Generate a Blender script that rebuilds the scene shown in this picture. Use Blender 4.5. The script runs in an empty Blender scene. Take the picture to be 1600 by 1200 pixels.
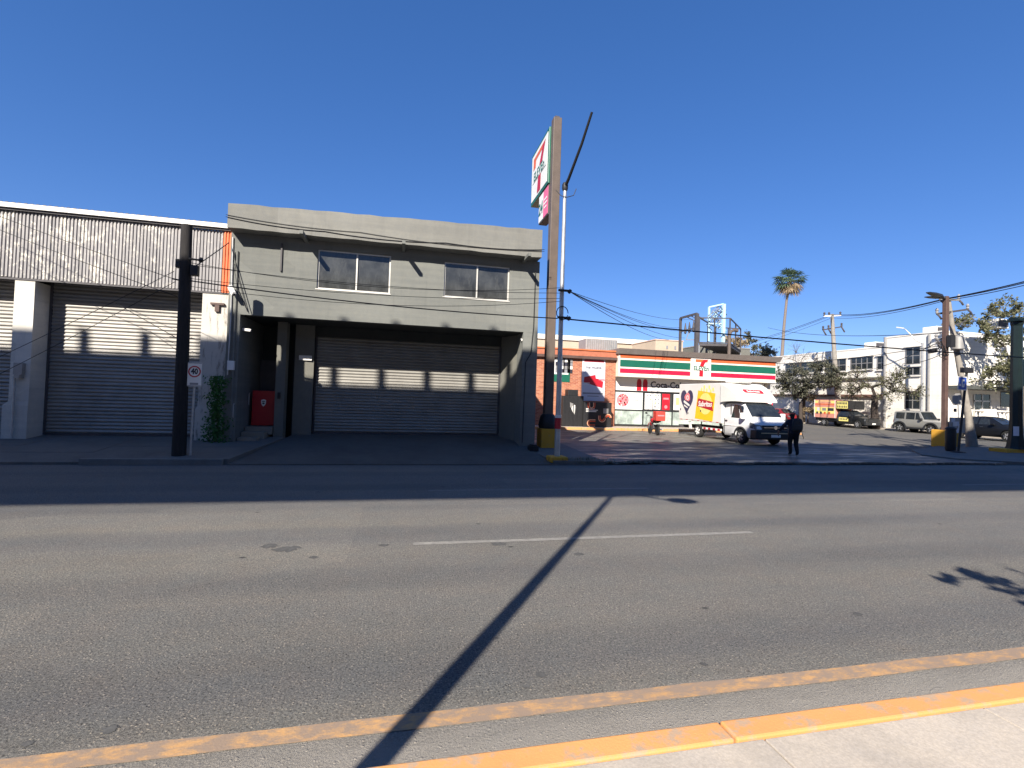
import bpy, bmesh, math, random
from mathutils import Vector, Matrix
R_ = math.radians
random.seed(7)
S = bpy.context.scene
COL = S.collection

# ------------------------------------------------------------------ camera
F_PX, YAW, PITCH, ROLL, EYE = 765.2, 0.22215, 0.02443, 0.03239, 1.95
_f = Vector((math.sin(YAW)*math.cos(PITCH), math.cos(YAW)*math.cos(PITCH), math.sin(PITCH)))
_r0 = Vector((math.cos(YAW), -math.sin(YAW), 0)); _u0 = _r0.cross(_f)
_r = _r0*math.cos(ROLL) + _u0*math.sin(ROLL); _u = _u0*math.cos(ROLL) - _r0*math.sin(ROLL)
cd = bpy.data.cameras.new('camera'); cam = bpy.data.objects.new('camera', cd); COL.objects.link(cam)
cd.sensor_width = 36; cd.lens = F_PX/1600*36; cd.clip_end = 3000; cd.clip_start = 0.05
m = Matrix.Identity(4)
for i in range(3):
    m[i][0] = _r[i]; m[i][1] = _u[i]; m[i][2] = -_f[i]
m[2][3] = EYE
cam.matrix_world = m
S.camera = cam
S.render.resolution_x, S.render.resolution_y = 1024, 768
CAM = Vector((0, 0, EYE))
def _ray(x, y): return _r*((x-800)/F_PX) - _u*((y-600)/F_PX) + _f
def G(x, y, z=0.0): d = _ray(x, y); return CAM + d*((z-EYE)/d.z)
def PY(x, y, Y): d = _ray(x, y); return CAM + d*(Y/d.y)
def PX(x, y, X): d = _ray(x, y); return CAM + d*(X/d.x)

# ------------------------------------------------------------------ sky, sun, exposure
TX, TZ = 0.61, 0.78                      # light travels (TX, 1, -TZ)
sun_dir = Vector((-TX, -1, TZ)).normalized()
elev = math.asin(sun_dir.z)
W = bpy.data.worlds.new('World'); S.world = W; W.use_nodes = True
nt = W.node_tree; bg = nt.nodes['Background']
sky = nt.nodes.new('ShaderNodeTexSky'); sky.sky_type = 'NISHITA'; sky.sun_disc = False
sky.sun_elevation = elev; sky.sun_rotation = math.atan2(sun_dir.x, sun_dir.y)
sky.altitude = 3000; sky.air_density = 1.0; sky.dust_density = 0.0; sky.ozone_density = 6.0
hs_ = nt.nodes.new('ShaderNodeHueSaturation'); hs_.inputs['Saturation'].default_value = 1.215; hs_.inputs['Hue'].default_value = 0.52
gm_ = nt.nodes.new('ShaderNodeGamma'); gm_.inputs[1].default_value = 0.65
nt.links.new(sky.outputs[0], hs_.inputs['Color']); nt.links.new(hs_.outputs[0], gm_.inputs[0]); nt.links.new(gm_.outputs[0], bg.inputs[0]); bg.inputs[1].default_value = 0.15
sl = bpy.data.lights.new('sun', 'SUN'); sl.energy = 5.0; sl.angle = R_(0.5); sl.color = (1.0, 0.93, 0.82)
so = bpy.data.objects.new('sun', sl); COL.objects.link(so)
so.rotation_euler = (-sun_dir).to_track_quat('-Z', 'Y').to_euler(); so.location = (-20, -30, 40)
S.view_settings.view_transform = 'Standard'; S.view_settings.look = 'None'
S.view_settings.gamma = 1; S.view_settings.use_curve_mapping = False
S.view_settings.exposure = 0.97

# ------------------------------------------------------------------ materials
MATS = {}
def _new(name):
    mt = bpy.data.materials.new(name); mt.use_nodes = True
    n = mt.node_tree.nodes; b = n['Principled BSDF']
    return mt, mt.node_tree, n, b
def _node(nt, t, **kw):
    n = nt.nodes.new(t)
    for k, v in kw.items():
        if k in n.inputs: n.inputs[k].default_value = v
        else: setattr(n, k, v)
    return n
def _ramp(nt, src, p0, p1, c0=(0, 0, 0, 1), c1=(1, 1, 1, 1)):
    r = nt.nodes.new('ShaderNodeValToRGB'); e = r.color_ramp.elements
    e[0].position = p0; e[1].position = p1; e[0].color = c0; e[1].color = c1
    nt.links.new(src, r.inputs[0]); return r
def _mix(nt, fac, a, b, mode='MIX'):
    m = nt.nodes.new('ShaderNodeMix'); m.data_type = 'RGBA'; m.blend_type = mode
    for sock, v in ((m.inputs[0], fac), (m.inputs[6], a), (m.inputs[7], b)):
        if isinstance(v, (int, float)): sock.default_value = v
        elif isinstance(v, (tuple, list)): sock.default_value = (*v[:3], 1)
        else: nt.links.new(v, sock)
    return m.outputs[2]
def _coords(nt, scale=(1, 1, 1)):
    tc = nt.nodes.new('ShaderNodeNewGeometry'); mp = nt.nodes.new('ShaderNodeMapping')
    mp.inputs['Scale'].default_value = scale
    nt.links.new(tc.outputs['Position'], mp.inputs[0]); return mp.outputs[0]
def _noise(nt, vec, scale, detail=4, rough=0.6):
    n = _node(nt, 'ShaderNodeTexNoise', Scale=scale, Detail=detail, Roughness=rough)
    nt.links.new(vec, n.inputs['Vector']); return n.outputs[0]
def _bump(nt, h, b, strength, dist=0.01):
    bp = _node(nt, 'ShaderNodeBump', Strength=strength, Distance=dist)
    nt.links.new(h, bp.inputs['Height']); nt.links.new(bp.outputs[0], b.inputs['Normal'])
def M(name, col, rough=0.7, var=0.18, scale=3.0, bump=0.15, bscale=40, metal=0.0, spec=0.4, dirt=0.0, dirtcol=(0.05, 0.045, 0.04), stretch=(1, 1, 1), coat=0.0):
    if name in MATS: return MATS[name]
    mt, nt, n, b = _new(name)
    v = _coords(nt, stretch)
    a = _noise(nt, v, scale, 6)
    lo = tuple(c*(1-var) for c in col); hi = tuple(min(1, c*(1+var)) for c in col)
    r = _ramp(nt, a, 0.3, 0.7)
    c = _mix(nt, r.outputs[0], lo, hi)
    if dirt > 0:
        d = _ramp(nt, _noise(nt, v, scale*0.37, 8, 0.7), 0.5, 0.72)
        mm = _node(nt, 'ShaderNodeMath', operation='MULTIPLY'); mm.inputs[1].default_value = dirt
        nt.links.new(d.outputs[0], mm.inputs[0])
        c = _mix(nt, mm.outputs[0], c, dirtcol)
    nt.links.new(c, b.inputs['Base Color'])
    b.inputs['Roughness'].default_value = rough; b.inputs['Metallic'].default_value = metal
    b.inputs['Specular IOR Level'].default_value = spec
    b.inputs['Coat Weight'].default_value = coat; b.inputs['Coat Roughness'].default_value = 0.06
    if bump > 0: _bump(nt, _noise(nt, v, bscale, 4), b, bump)
    MATS[name] = mt; return mt

def mat_asphalt(name, base, speck=1.0, spots=True, dust=True):
    mt, nt, n, b = _new(name); v = _coords(nt)
    fine = _noise(nt, v, 60, 5, 0.8); fr = _ramp(nt, fine, 0.34, 0.66)
    c = _mix(nt, fr.outputs[0], tuple(x*0.40 for x in base), tuple(x*1.35 for x in base))
    def grains(scale, thr, r0, r1, col, amt):
        nonlocal c
        vo = _node(nt, 'ShaderNodeTexVoronoi', Scale=scale); nt.links.new(v, vo.inputs['Vector'])
        sp = _ramp(nt, vo.outputs['Distance'], r0, r1, (1, 1, 1, 1), (0, 0, 0, 1))
        sx = nt.nodes.new('ShaderNodeSeparateColor'); nt.links.new(vo.outputs['Color'], sx.inputs[0])
        sel = _node(nt, 'ShaderNodeMath', operation='GREATER_THAN'); sel.inputs[1].default_value = thr; nt.links.new(sx.outputs[0], sel.inputs[0])
        mu = _node(nt, 'ShaderNodeMath', operation='MULTIPLY'); nt.links.new(sp.outputs[0], mu.inputs[0]); nt.links.new(sel.outputs[0], mu.inputs[1])
        m2 = _node(nt, 'ShaderNodeMath', operation='MULTIPLY'); nt.links.new(mu.outputs[0], m2.inputs[0]); m2.inputs[1].default_value = amt
        c = _mix(nt, m2.outputs[0], c, col); return mu.outputs[0]
    g1 = grains(62, .55, .22, .42, (0.36, 0.33, 0.29), .75*speck)
    g2 = grains(38, .74, .15, .34, (0.42, 0.38, 0.33), .7*speck)
    grains(47, .70, .15, .36, (0.035, 0.034, 0.036), .75*speck)
    grains(9, .90, .05, .12, (0.03, 0.03, 0.03), .7*speck)
    vs = _coords(nt, (0.04, 0.62, 1))
    wear = _ramp(nt, _noise(nt, vs, 1.0, 4), 0.35, 0.68)
    c = _mix(nt, wear.outputs[0], c, (1.20, 1.15, 1.05), 'MULTIPLY')
    vb = _coords(nt, (0.22, 0.45, 1))
    big = _ramp(nt, _noise(nt, vb, 1.0, 8, 0.7), 0.35, 0.72)
    c = _mix(nt, big.outputs[0], c, (0.78, 0.80, 0.82), 'MULTIPLY')
    if dust:
        sy = nt.nodes.new('ShaderNodeSeparateXYZ'); nt.links.new(v, sy.inputs[0])
        wn = _noise(nt, _coords(nt, (0.15, 0.6, 1)), 1.0, 4)
        ma = _node(nt, 'ShaderNodeMath', operation='MULTIPLY_ADD'); nt.links.new(sy.outputs[1], ma.inputs[0]); ma.inputs[1].default_value = 3.72; nt.links.new(wn, ma.inputs[2])
        sn = _node(nt, 'ShaderNodeMath', operation='SINE'); nt.links.new(ma.outputs[0], sn.inputs[0])
        tr = _ramp(nt, sn.outputs[0], 0.0, 0.9)
        c = _mix(nt, tr.outputs[0], c, (0.86, 0.87, 0.90), 'MULTIPLY')
        pv = _node(nt, 'ShaderNodeTexVoronoi', Scale=0.35); pv.distance = 'CHEBYCHEV'; nt.links.new(_coords(nt, (0.35, 0.9, 1)), pv.inputs['Vector'])
        ps = nt.nodes.new('ShaderNodeSeparateColor'); nt.links.new(pv.outputs['Color'], ps.inputs[0])
        pp = _ramp(nt, ps.outputs[0], 0.0, 1.0, (0.90, 0.90, 0.91, 1), (1.07, 1.06, 1.04, 1))
        c = _mix(nt, 1.0, c, pp.outputs[0], 'MULTIPLY')
    tint = _ramp(nt, _noise(nt, v, 2.3, 4), 0.35, 0.7)
    c = _mix(nt, tint.outputs[0], c, (1.05, 1.0, 0.97), 'MULTIPLY')
    if dust:      # pale grit collected along the near kerb
        tc = nt.nodes.new('ShaderNodeTexCoord'); sp = nt.nodes.new('ShaderNodeSeparateXYZ'); nt.links.new(tc.outputs['Object'], sp.inputs[0])
        nz = _noise(nt, _coords(nt, (.6, 2, 1)), 3.0, 8, .75)
        ad = _node(nt, 'ShaderNodeMath', operation='MULTIPLY_ADD'); nt.links.new(nz, ad.inputs[0]); ad.inputs[1].default_value = 0.55; nt.links.new(sp.outputs[1], ad.inputs[2])
        dr = _ramp(nt, ad.outputs[0], 0, 1); dr.color_ramp.elements[0].position = 0.0
        mr = _node(nt, 'ShaderNodeMapRange'); nt.links.new(ad.outputs[0], mr.inputs[0]); mr.inputs[1].default_value = 3.0; mr.inputs[2].default_value = 3.42; mr.inputs[3].default_value = .72; mr.inputs[4].default_value = 0.0
        c = _mix(nt, mr.outputs[0], c, (0.40, 0.365, 0.32))
    if spots:
        v2 = _node(nt, 'ShaderNodeTexVoronoi', Scale=1.15); nt.links.new(_coords(nt, (0.8, 1.3, 1)), v2.inputs['Vector'])
        s2 = _ramp(nt, v2.outputs['Distance'], 0.02, 0.05, (1, 1, 1, 1), (0, 0, 0, 1))
        c = _mix(nt, s2.outputs[0], c, (0.05, 0.05, 0.05))
    nt.links.new(c, b.inputs['Base Color']); b.inputs['Roughness'].default_value = 0.85
    b.inputs['Specular IOR Level'].default_value = 0.2
    mx = _node(nt, 'ShaderNodeMath', operation='ADD'); nt.links.new(fr.outputs[0], mx.inputs[0]); nt.links.new(g2, mx.inputs[1])
    _bump(nt, mx.outputs[0], b, 0.9, 0.008)
    MATS[name] = mt; return mt

def mat_concrete(name, base, rough=0.85, wet=0.0, stain=0.5, bump=0.25, vertical=False):
    mt, nt, n, b = _new(name); v = _coords(nt)
    f = _ramp(nt, _noise(nt, v, 60, 5, 0.7), 0.3, 0.7)
    c = _mix(nt, f.outputs[0], tuple(x*0.82 for x in base), tuple(x*1.15 for x in base))
    st = _ramp(nt, _noise(nt, _coords(nt, (1, 1, 0.25 if vertical else 1)), 0.9, 9, 0.7), 0.42, 0.72)
    ms = _node(nt, 'ShaderNodeMath', operation='MULTIPLY'); nt.links.new(st.outputs[0], ms.inputs[0]); ms.inputs[1].default_value = stain
    c = _mix(nt, ms.outputs[0], c, tuple(x*0.5 for x in base))
    if vertical:
        stv = _ramp(nt, _noise(nt, _coords(nt, (5, 5, 0.22)), 1.0, 6, 0.65), 0.52, 0.75)
        mk = _ramp(nt, _noise(nt, _coords(nt, (0.5, 0.5, 0.5)), 1.0, 4), 0.4, 0.65)
        q_ = _node(nt, 'ShaderNodeMath', operation='MULTIPLY'); nt.links.new(stv.outputs[0], q_.inputs[0]); nt.links.new(mk.outputs[0], q_.inputs[1])
        q2 = _node(nt, 'ShaderNodeMath', operation='MULTIPLY'); nt.links.new(q_.outputs[0], q2.inputs[0]); q2.inputs[1].default_value = 0.55
        c = _mix(nt, q2.outputs[0], c, tuple(x*0.55 for x in base))
        hz = _ramp(nt, _noise(nt, _coords(nt, (0.35, 0.35, 7)), 1.0, 5, 0.6), 0.4, 0.66)
        c = _mix(nt, hz.outputs[0], c, (1.13, 1.12, 1.10), 'MULTIPLY')
        pv = _node(nt, 'ShaderNodeTexVoronoi', Scale=0.55); pv.distance = 'CHEBYCHEV'; nt.links.new(_coords(nt, (1, 0.01, 1.3)), pv.inputs['Vector'])
        ps = nt.nodes.new('ShaderNodeSeparateColor'); nt.links.new(pv.outputs['Color'], ps.inputs[0])
        pr_ = _ramp(nt, ps.outputs[1], 0.1, 0.9, (0.93, 0.93, 0.93, 1), (1.05, 1.05, 1.05, 1))
        c = _mix(nt, 1.0, c, pr_.outputs[0], 'MULTIPLY')
    hf = _ramp(nt, _noise(nt, v, 6, 6, 0.6), 0.35, 0.75)
    c = _mix(nt, hf.outputs[0], c, (1.12, 1.1, 1.06), 'MULTIPLY')
    b.inputs['Roughness'].default_value = rough; b.inputs['Specular IOR Level'].default_value = 0.3
    if wet > 0:
        vs = _coords(nt, (0.35, 1.1, 1))
        w = _ramp(nt, _noise(nt, vs, 1.2, 8, 0.65), 0.44, 0.62)
        rr = _ramp(nt, w.outputs[0], 0, 1, (rough,)*3+(1,), (0.28,)*3+(1,))
        nt.links.new(rr.outputs[0], b.inputs['Roughness'])
        c = _mix(nt, w.outputs[0], c, (0.62, 0.62, 0.64), 'MULTIPLY')
    nt.links.new(c, b.inputs['Base Color'])
    _bump(nt, _noise(nt, v, 45, 6, 0.7), b, bump, 0.008)
    MATS[name] = mt; return mt

def mat_brick(name):
    mt, nt, n, b = _new(name); tc = nt.nodes.new('ShaderNodeTexCoord')
    sp = nt.nodes.new('ShaderNodeSeparateXYZ'); nt.links.new(tc.outputs['Object'], sp.inputs[0])
    cb = nt.nodes.new('ShaderNodeCombineXYZ'); nt.links.new(sp.outputs[0], cb.inputs[0]); nt.links.new(sp.outputs[2], cb.inputs[1])
    br = _node(nt, 'ShaderNodeTexBrick', Scale=1.0)
    br.inputs['Color1'].default_value = (0.36, 0.10, 0.05, 1); br.inputs['Color2'].default_value = (0.55, 0.22, 0.11, 1)
    br.inputs['Mortar'].default_value = (0.48, 0.33, 0.25, 1); br.inputs['Mortar Size'].default_value = 0.008
    br.inputs['Brick Width'].default_value = 0.24; br.inputs['Row Height'].default_value = 0.085
    nt.links.new(cb.outputs[0], br.inputs['Vector'])
    dv = _ramp(nt, _noise(nt, _coords(nt, (2, 2, 9)), 1.5, 5), 0.35, 0.7)
    c = _mix(nt, dv.outputs[0], br.outputs['Color'], (0.68, 0.6, 0.6), 'MULTIPLY')
    nt.links.new(c, b.inputs['Base Color']); b.inputs['Roughness'].default_value = 0.85
    _bump(nt, br.outputs['Fac'], b, -0.6, 0.01)
    MATS[name] = mt; return mt

def mat_peeling(name):
    mt, nt, n, b = _new(name); v = _coords(nt)
    base = _ramp(nt, _noise(nt, _coords(nt, (6, 1, 0.5)), 1.2, 6), 0.3, 0.7)
    c = _mix(nt, base.outputs[0], (0.22, 0.212, 0.217), (0.31, 0.297, 0.297))
    p = _ramp(nt, _noise(nt, _coords(nt, (2.6, 1, 1.6)), 2.2, 10, 0.8), 0.535, 0.575)
    mask = _ramp(nt, _noise(nt, _coords(nt, (0.25, 1, 0.9)), 1.0, 3), 0.38, 0.55)
    q = _node(nt, 'ShaderNodeMath', operation='MULTIPLY'); nt.links.new(p.outputs[0], q.inputs[0]); nt.links.new(mask.outputs[0], q.inputs[1])
    c = _mix(nt, q.outputs[0], c, (0.62, 0.585, 0.52))
    ru = _ramp(nt, _noise(nt, _coords(nt, (8, 1, 0.7)), 1.0, 8, 0.75), 0.62, 0.72)
    c = _mix(nt, ru.outputs[0], c, (0.22, 0.17, 0.15))
    nt.links.new(c, b.inputs['Base Color']); b.inputs['Roughness'].default_value = 0.6; b.inputs['Metallic'].default_value = 0.15
    _bump(nt, p.outputs[0], b, 0.2, 0.004)
    MATS[name] = mt; return mt

def mat_worn_paint(name, col, under, p0=0.5, p1=0.62, scale=6.0, rough=0.75, stretch=(1, 1, 1)):
    mt, nt, n, b = _new(name); v = _coords(nt, stretch)
    w = _ramp(nt, _noise(nt, v, scale, 9, 0.75), p0, p1)
    vr = _ramp(nt, _noise(nt, _coords(nt), 1.3, 5), 0.3, 0.7)
    cc = _mix(nt, vr.outputs[0], tuple(x*0.85 for x in col), col)
    c = _mix(nt, w.outputs[0], cc, under)
    nt.links.new(c, b.inputs['Base Color']); b.inputs['Roughness'].default_value = rough
    b.inputs['Specular IOR Level'].default_value = 0.3
    _bump(nt, _noise(nt, _coords(nt), 70, 4), b, 0.35, 0.006)
    MATS[name] = mt; return mt

def mat_glass(name, col=(0.02, 0.025, 0.03), rough=0.05):
    mt, nt, n, b = _new(name)
    c = _mix(nt, _ramp(nt, _noise(nt, _coords(nt), 1.5, 3), 0.3, 0.7).outputs[0], tuple(x*0.6 for x in col), tuple(x*1.5 for x in col))
    du = _ramp(nt, _noise(nt, _coords(nt, (3, 3, 1)), 2.0, 8, .75), .5, .8)
    c = _mix(nt, du.outputs[0], c, tuple(x*1.4+.02 for x in col))
    nt.links.new(c, b.inputs['Base Color'])
    rr = _ramp(nt, du.outputs[0], 0, 1, (rough,)*3+(1,), (rough+.12,)*3+(1,)); nt.links.new(rr.outputs[0], b.inputs['Roughness']); b.inputs['Specular IOR Level'].default_value = 0.6
    MATS[name] = mt; return mt
def mat_leaf(name, c0, c1, trans=0.25):
    mt, nt, n, b = _new(name)
    g = nt.nodes.new('ShaderNodeNewGeometry')
    c = _mix(nt, g.outputs['Random Per Island'], c0, c1)
    nt.links.new(c, b.inputs['Base Color']); b.inputs['Roughness'].default_value = 0.6; b.inputs['Specular IOR Level'].default_value = 0.25
    tr = nt.nodes.new('ShaderNodeBsdfTranslucent'); nt.links.new(c, tr.inputs[0])
    ms = nt.nodes.new('ShaderNodeMixShader'); ms.inputs[0].default_value = trans
    nt.links.new(b.outputs[0], ms.inputs[1]); nt.links.new(tr.outputs[0], ms.inputs[2])
    nt.links.new(ms.outputs[0], n['Material Output'].inputs[0])
    MATS[name] = mt; return mt

ASPH = mat_asphalt('asphalt', (0.215, 0.212, 0.203))
ASPH2 = mat_asphalt('asphalt_side_street', (0.15, 0.145, 0.135), 0.3, False, False)
GROUND = mat_concrete('dusty_ground', (0.26, 0.24, 0.21))
WALK = mat_concrete('sidewalk_concrete', (0.47, 0.415, 0.355), stain=0.62)
FARWALK = mat_concrete('far_sidewalk_concrete', (0.155, 0.15, 0.14), stain=0.5)
RAMP = mat_concrete('ramp_concrete', (0.115, 0.112, 0.105), stain=0.6)
LOT = mat_concrete('lot_concrete', (0.172, 0.16, 0.143), wet=1.0, stain=0.7, rough=0.75)
YKERB = mat_worn_paint('kerb_yellow', (0.72, 0.345, 0.125), (0.44, 0.31, 0.21), 0.50, 0.60, 5.0)
YLINE = mat_worn_paint('road_line_yellow', (0.54, 0.31, 0.135), (0.28, 0.205, 0.15), 0.38, 0.54, 12.0, stretch=(0.5, 1, 1))
WLINE = mat_worn_paint('road_line_white', (0.32, 0.305, 0.27), (0.20, 0.19, 0.175), 0.34, 0.60, 11.0)
GREY = mat_concrete('grey_plaster', (0.160, 0.166, 0.158), stain=0.22, bump=0.12, vertical=True)
GREYTOP = mat_concrete('grey_parapet_plaster', (0.19, 0.19, 0.178), stain=0.4, bump=0.2, vertical=True)
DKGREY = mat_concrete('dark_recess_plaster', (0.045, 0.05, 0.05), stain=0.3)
GRJAMB = mat_concrete('jamb_plaster', (0.16, 0.158, 0.14), stain=0.2)
WHITEP = mat_concrete('white_plaster', (0.58, 0.555, 0.51), stain=0.22, bump=0.15, vertical=True)
STAINW = mat_worn_paint('stained_white_plaster', (0.57, 0.54, 0.49), (0.14, 0.12, 0.10), 0.53, 0.68, 2.6, stretch=(3, 3, 0.6))
WHITEB = mat_concrete('white_building_render', (0.74, 0.71, 0.66), stain=0.15, bump=0.1, vertical=True)
TAN = mat_concrete('tan_render', (0.48, 0.39, 0.30), stain=0.25)
PEEL = mat_peeling('peeling_corrugated')
SLAT = M('roller_slat_steel', (0.30, 0.285, 0.265), 0.5, 0.16, 1.6, 0.05, 60, 0.35, dirt=0.25, stretch=(1, 1, 1))
SLAT2 = M('roller_slat_grey', (0.28, 0.268, 0.245), 0.5, 0.12, 1.4, 0.05, 60, 0.3, dirt=0.2)
ORANGE = M('orange_sheet', (0.62, 0.16, 0.06), 0.6, 0.15, 4)
WTRIM = M('white_trim', (0.78, 0.76, 0.73), 0.5, 0.08, 3, 0.05, dirt=0.2, dirtcol=(0.4, 0.36, 0.32))
POLEDK = M('dark_pole', (0.022, 0.02, 0.02), 0.9, 0.35, 6, 0.4, 25, stretch=(3, 3, .4))
GALV = M('galvanised_steel', (0.46, 0.46, 0.46), 0.45, 0.15, 5, 0.05, 60, 0.55, dirt=0.25)
BLACK = M('black_metal', (0.018, 0.018, 0.02), 0.55, 0.2, 6, 0.05)
RUBBER = M('rubber', (0.02, 0.02, 0.02), 0.85, 0.2, 8, 0.1)
CABLE = M('cable_black', (0.014, 0.014, 0.016), 0.6, 0.1)
BROWNP = M('brown_pole_paint', (0.115, 0.088, 0.072), 0.55, 0.15, 3, 0.08)
RUSTP = M('rust_brown_pole', (0.10, 0.062, 0.052), 0.6, 0.2, 4, 0.1)
YBLOCK = mat_worn_paint('yellow_block_paint', (0.66, 0.34, 0.04), (0.30, 0.24, 0.18), 0.58, 0.7, 4.0)
SGREEN = M('sign_green', (0.012, 0.115, 0.075), 0.4, 0.06, 3, 0.02)
SWHITE = M('sign_white', (0.76, 0.74, 0.70), 0.35, 0.05, 2, 0.0)
SRED = M('sign_red', (0.45, 0.015, 0.03), 0.4, 0.08, 3, 0.0)
SRED2 = M('stripe_red', (0.55, 0.012, 0.05), 0.45, 0.06, 3, 0.0)
SORANGE = M('stripe_orange', (0.62, 0.12, 0.04), 0.45, 0.08, 3, 0.0)
SPINK = M('sign_pink', (0.72, 0.14, 0.26), 0.4, 0.06, 3, 0.0)
CREAM = M('stripe_cream', (0.76, 0.70, 0.60), 0.45, 0.05, 3, 0.0)
ROOFBR = M('cornice_taupe', (0.19, 0.16, 0.145), 0.7, 0.12, 3, 0.1)
BRICK = mat_brick('red_brick')
BRTRIM = M('red_cornice', (0.42, 0.14, 0.08), 0.8, 0.15, 5, 0.2)
GLASS = mat_glass('dark_glass')
GLASSG = mat_glass('greenish_glass', (0.36, 0.42, 0.38), 0.08)
GLASSF = mat_glass('facade_glass', (0.045, 0.047, 0.047), 0.10)
CARGL = mat_glass('car_glass', (0.018, 0.022, 0.026), 0.03)
ALU = M('aluminium_frame', (0.62, 0.60, 0.56), 0.4, 0.08, 5, 0.0, metal=0.3)
REDGATE = M('red_gate_paint', (0.42, 0.012, 0.02), 0.4, 0.1, 2, 0.03)
STEPC = mat_concrete('step_concrete', (0.26, 0.23, 0.19), stain=0.4)
VANW = M('van_white', (0.74, 0.74, 0.74), 0.3, 0.04, 2, 0.0, coat=0.4, dirt=0.12, dirtcol=(0.5, 0.46, 0.42))
BOXW = M('box_white', (0.72, 0.70, 0.66), 0.45, 0.05, 1.5, 0.02, dirt=0.18, dirtcol=(0.55, 0.5, 0.44))
PLAST = M('black_plastic', (0.025, 0.026, 0.028), 0.55, 0.15, 8, 0.1)
CHROME = M('chrome', (0.75, 0.75, 0.75), 0.15, 0.05, 3, 0.0, metal=1.0)
RIM = M('alloy_rim', (0.55, 0.55, 0.56), 0.35, 0.1, 5, 0.0, metal=0.7)
LAMPG = M('lamp_lens', (0.14, 0.145, 0.155), 0.10, 0.1, 6, 0.0, spec=0.8)
NAVY = M('logo_navy', (0.035, 0.035, 0.09), 0.4, 0.05, 3, 0)
YELLOW = M('logo_yellow', (0.85, 0.52, 0.02), 0.4, 0.05, 2, 0)
LYEL = M('logo_pale_yellow', (0.82, 0.70, 0.22), 0.4, 0.08, 4, 0)
PINKL = M('logo_pink', (0.78, 0.22, 0.24), 0.4, 0.08, 4, 0)
INK = M('ink_dark', (0.035, 0.035, 0.05), 0.5, 0.05, 3, 0)
INKG = M('ink_grey', (0.25, 0.25, 0.27), 0.5, 0.05, 3, 0)
POSTER = M('poster_lilac', (0.62, 0.62, 0.68), 0.5, 0.04, 2, 0)
POSTW = M('poster_white', (0.76, 0.75, 0.73), 0.5, 0.04, 2, 0)
POSTP = M('poster_pale', (0.68, 0.72, 0.70), 0.4, 0.06, 2, 0)
BARK = M('bark', (0.10, 0.075, 0.055), 0.9, 0.35, 12, 0.6, 25, stretch=(1, 1, .3))
BARKD = M('bark_dark', (0.055, 0.042, 0.035), 0.9, 0.35, 12, 0.6, 25, stretch=(1, 1, .3))
PALMB = M('palm_bark', (0.17, 0.14, 0.12), 0.9, 0.25, 5, 0.4, 20, stretch=(1, 1, 5))
CONCP = M('pole_concrete', (0.25, 0.225, 0.195), 0.85, 0.18, 5, 0.2)
DKGREEN = M('dark_green_paint', (0.004, 0.012, 0.013), 0.45, 0.2, 3, 0.08)
BLUE = M('sign_blue', (0.03, 0.09, 0.42), 0.4, 0.06, 3, 0)
STEELGR = M('grey_back_steel', (0.34, 0.33, 0.32), 0.5, 0.1, 4, 0.05, metal=0.4)
LBLUE = M('pale_blue_steel', (0.42, 0.62, 0.72), 0.5, 0.1, 4, 0.05)
DKSTEEL = M('dark_steel', (0.07, 0.065, 0.07), 0.6, 0.2, 4, 0.1)
VIADC = mat_concrete('viaduct_concrete', (0.38, 0.36, 0.33))
SILVER = M('car_silver_beige', (0.34, 0.335, 0.31), 0.35, 0.05, 2, 0, metal=0.4, coat=0.5)
CARBLK = M('car_black', (0.012, 0.013, 0.014), 0.3, 0.1, 2, 0, coat=0.6)
CARDK = M('car_charcoal', (0.006, 0.007, 0.010), 0.4, 0.1, 2, 0, spec=0.3, coat=0.15)
CARRED = M('car_maroon', (0.20, 0.015, 0.02), 0.3, 0.08, 2, 0, coat=0.6)
SKIN = M('skin', (0.20, 0.11, 0.075), 0.6, 0.1, 10, 0)
HAIR = M('hair_dark', (0.012, 0.010, 0.009), 0.8, 0.2, 30, 0.3)
JACKET = M('jacket_navy', (0.016, 0.018, 0.03), 0.85, 0.2, 8, 0.3, 30)
TROUSER = M('trouser_black', (0.010, 0.010, 0.013), 0.9, 0.2, 8, 0.3, 30)
SHOE = M('shoe_dark', (0.05, 0.048, 0.046), 0.7, 0.2, 8, 0.1)
BAGM = M('backpack_cloth', (0.042, 0.040, 0.038), 0.85, 0.25, 9, 0.4, 50)
RUBBLE = M('rubble', (0.20, 0.185, 0.165), 0.9, 0.4, 9, 0.4)
LEAF_DK = mat_leaf('leaf_dusty_green', (0.05, 0.056, 0.038), (0.15, 0.145, 0.105))
LEAF_DRY = mat_leaf('leaf_dry_tan', (0.16, 0.12, 0.07), (0.42, 0.32, 0.19))
LEAF_OLV = mat_leaf('leaf_olive', (0.085, 0.095, 0.05), (0.21, 0.20, 0.115))
LEAF_GRN = mat_leaf('leaf_green', (0.03, 0.09, 0.02), (0.08, 0.20, 0.05))
PALM_G = mat_leaf('palm_green', (0.045, 0.08, 0.04), (0.14, 0.19, 0.10))
PALM_D = mat_leaf('palm_dead', (0.18, 0.13, 0.08), (0.40, 0.30, 0.19))

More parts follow.
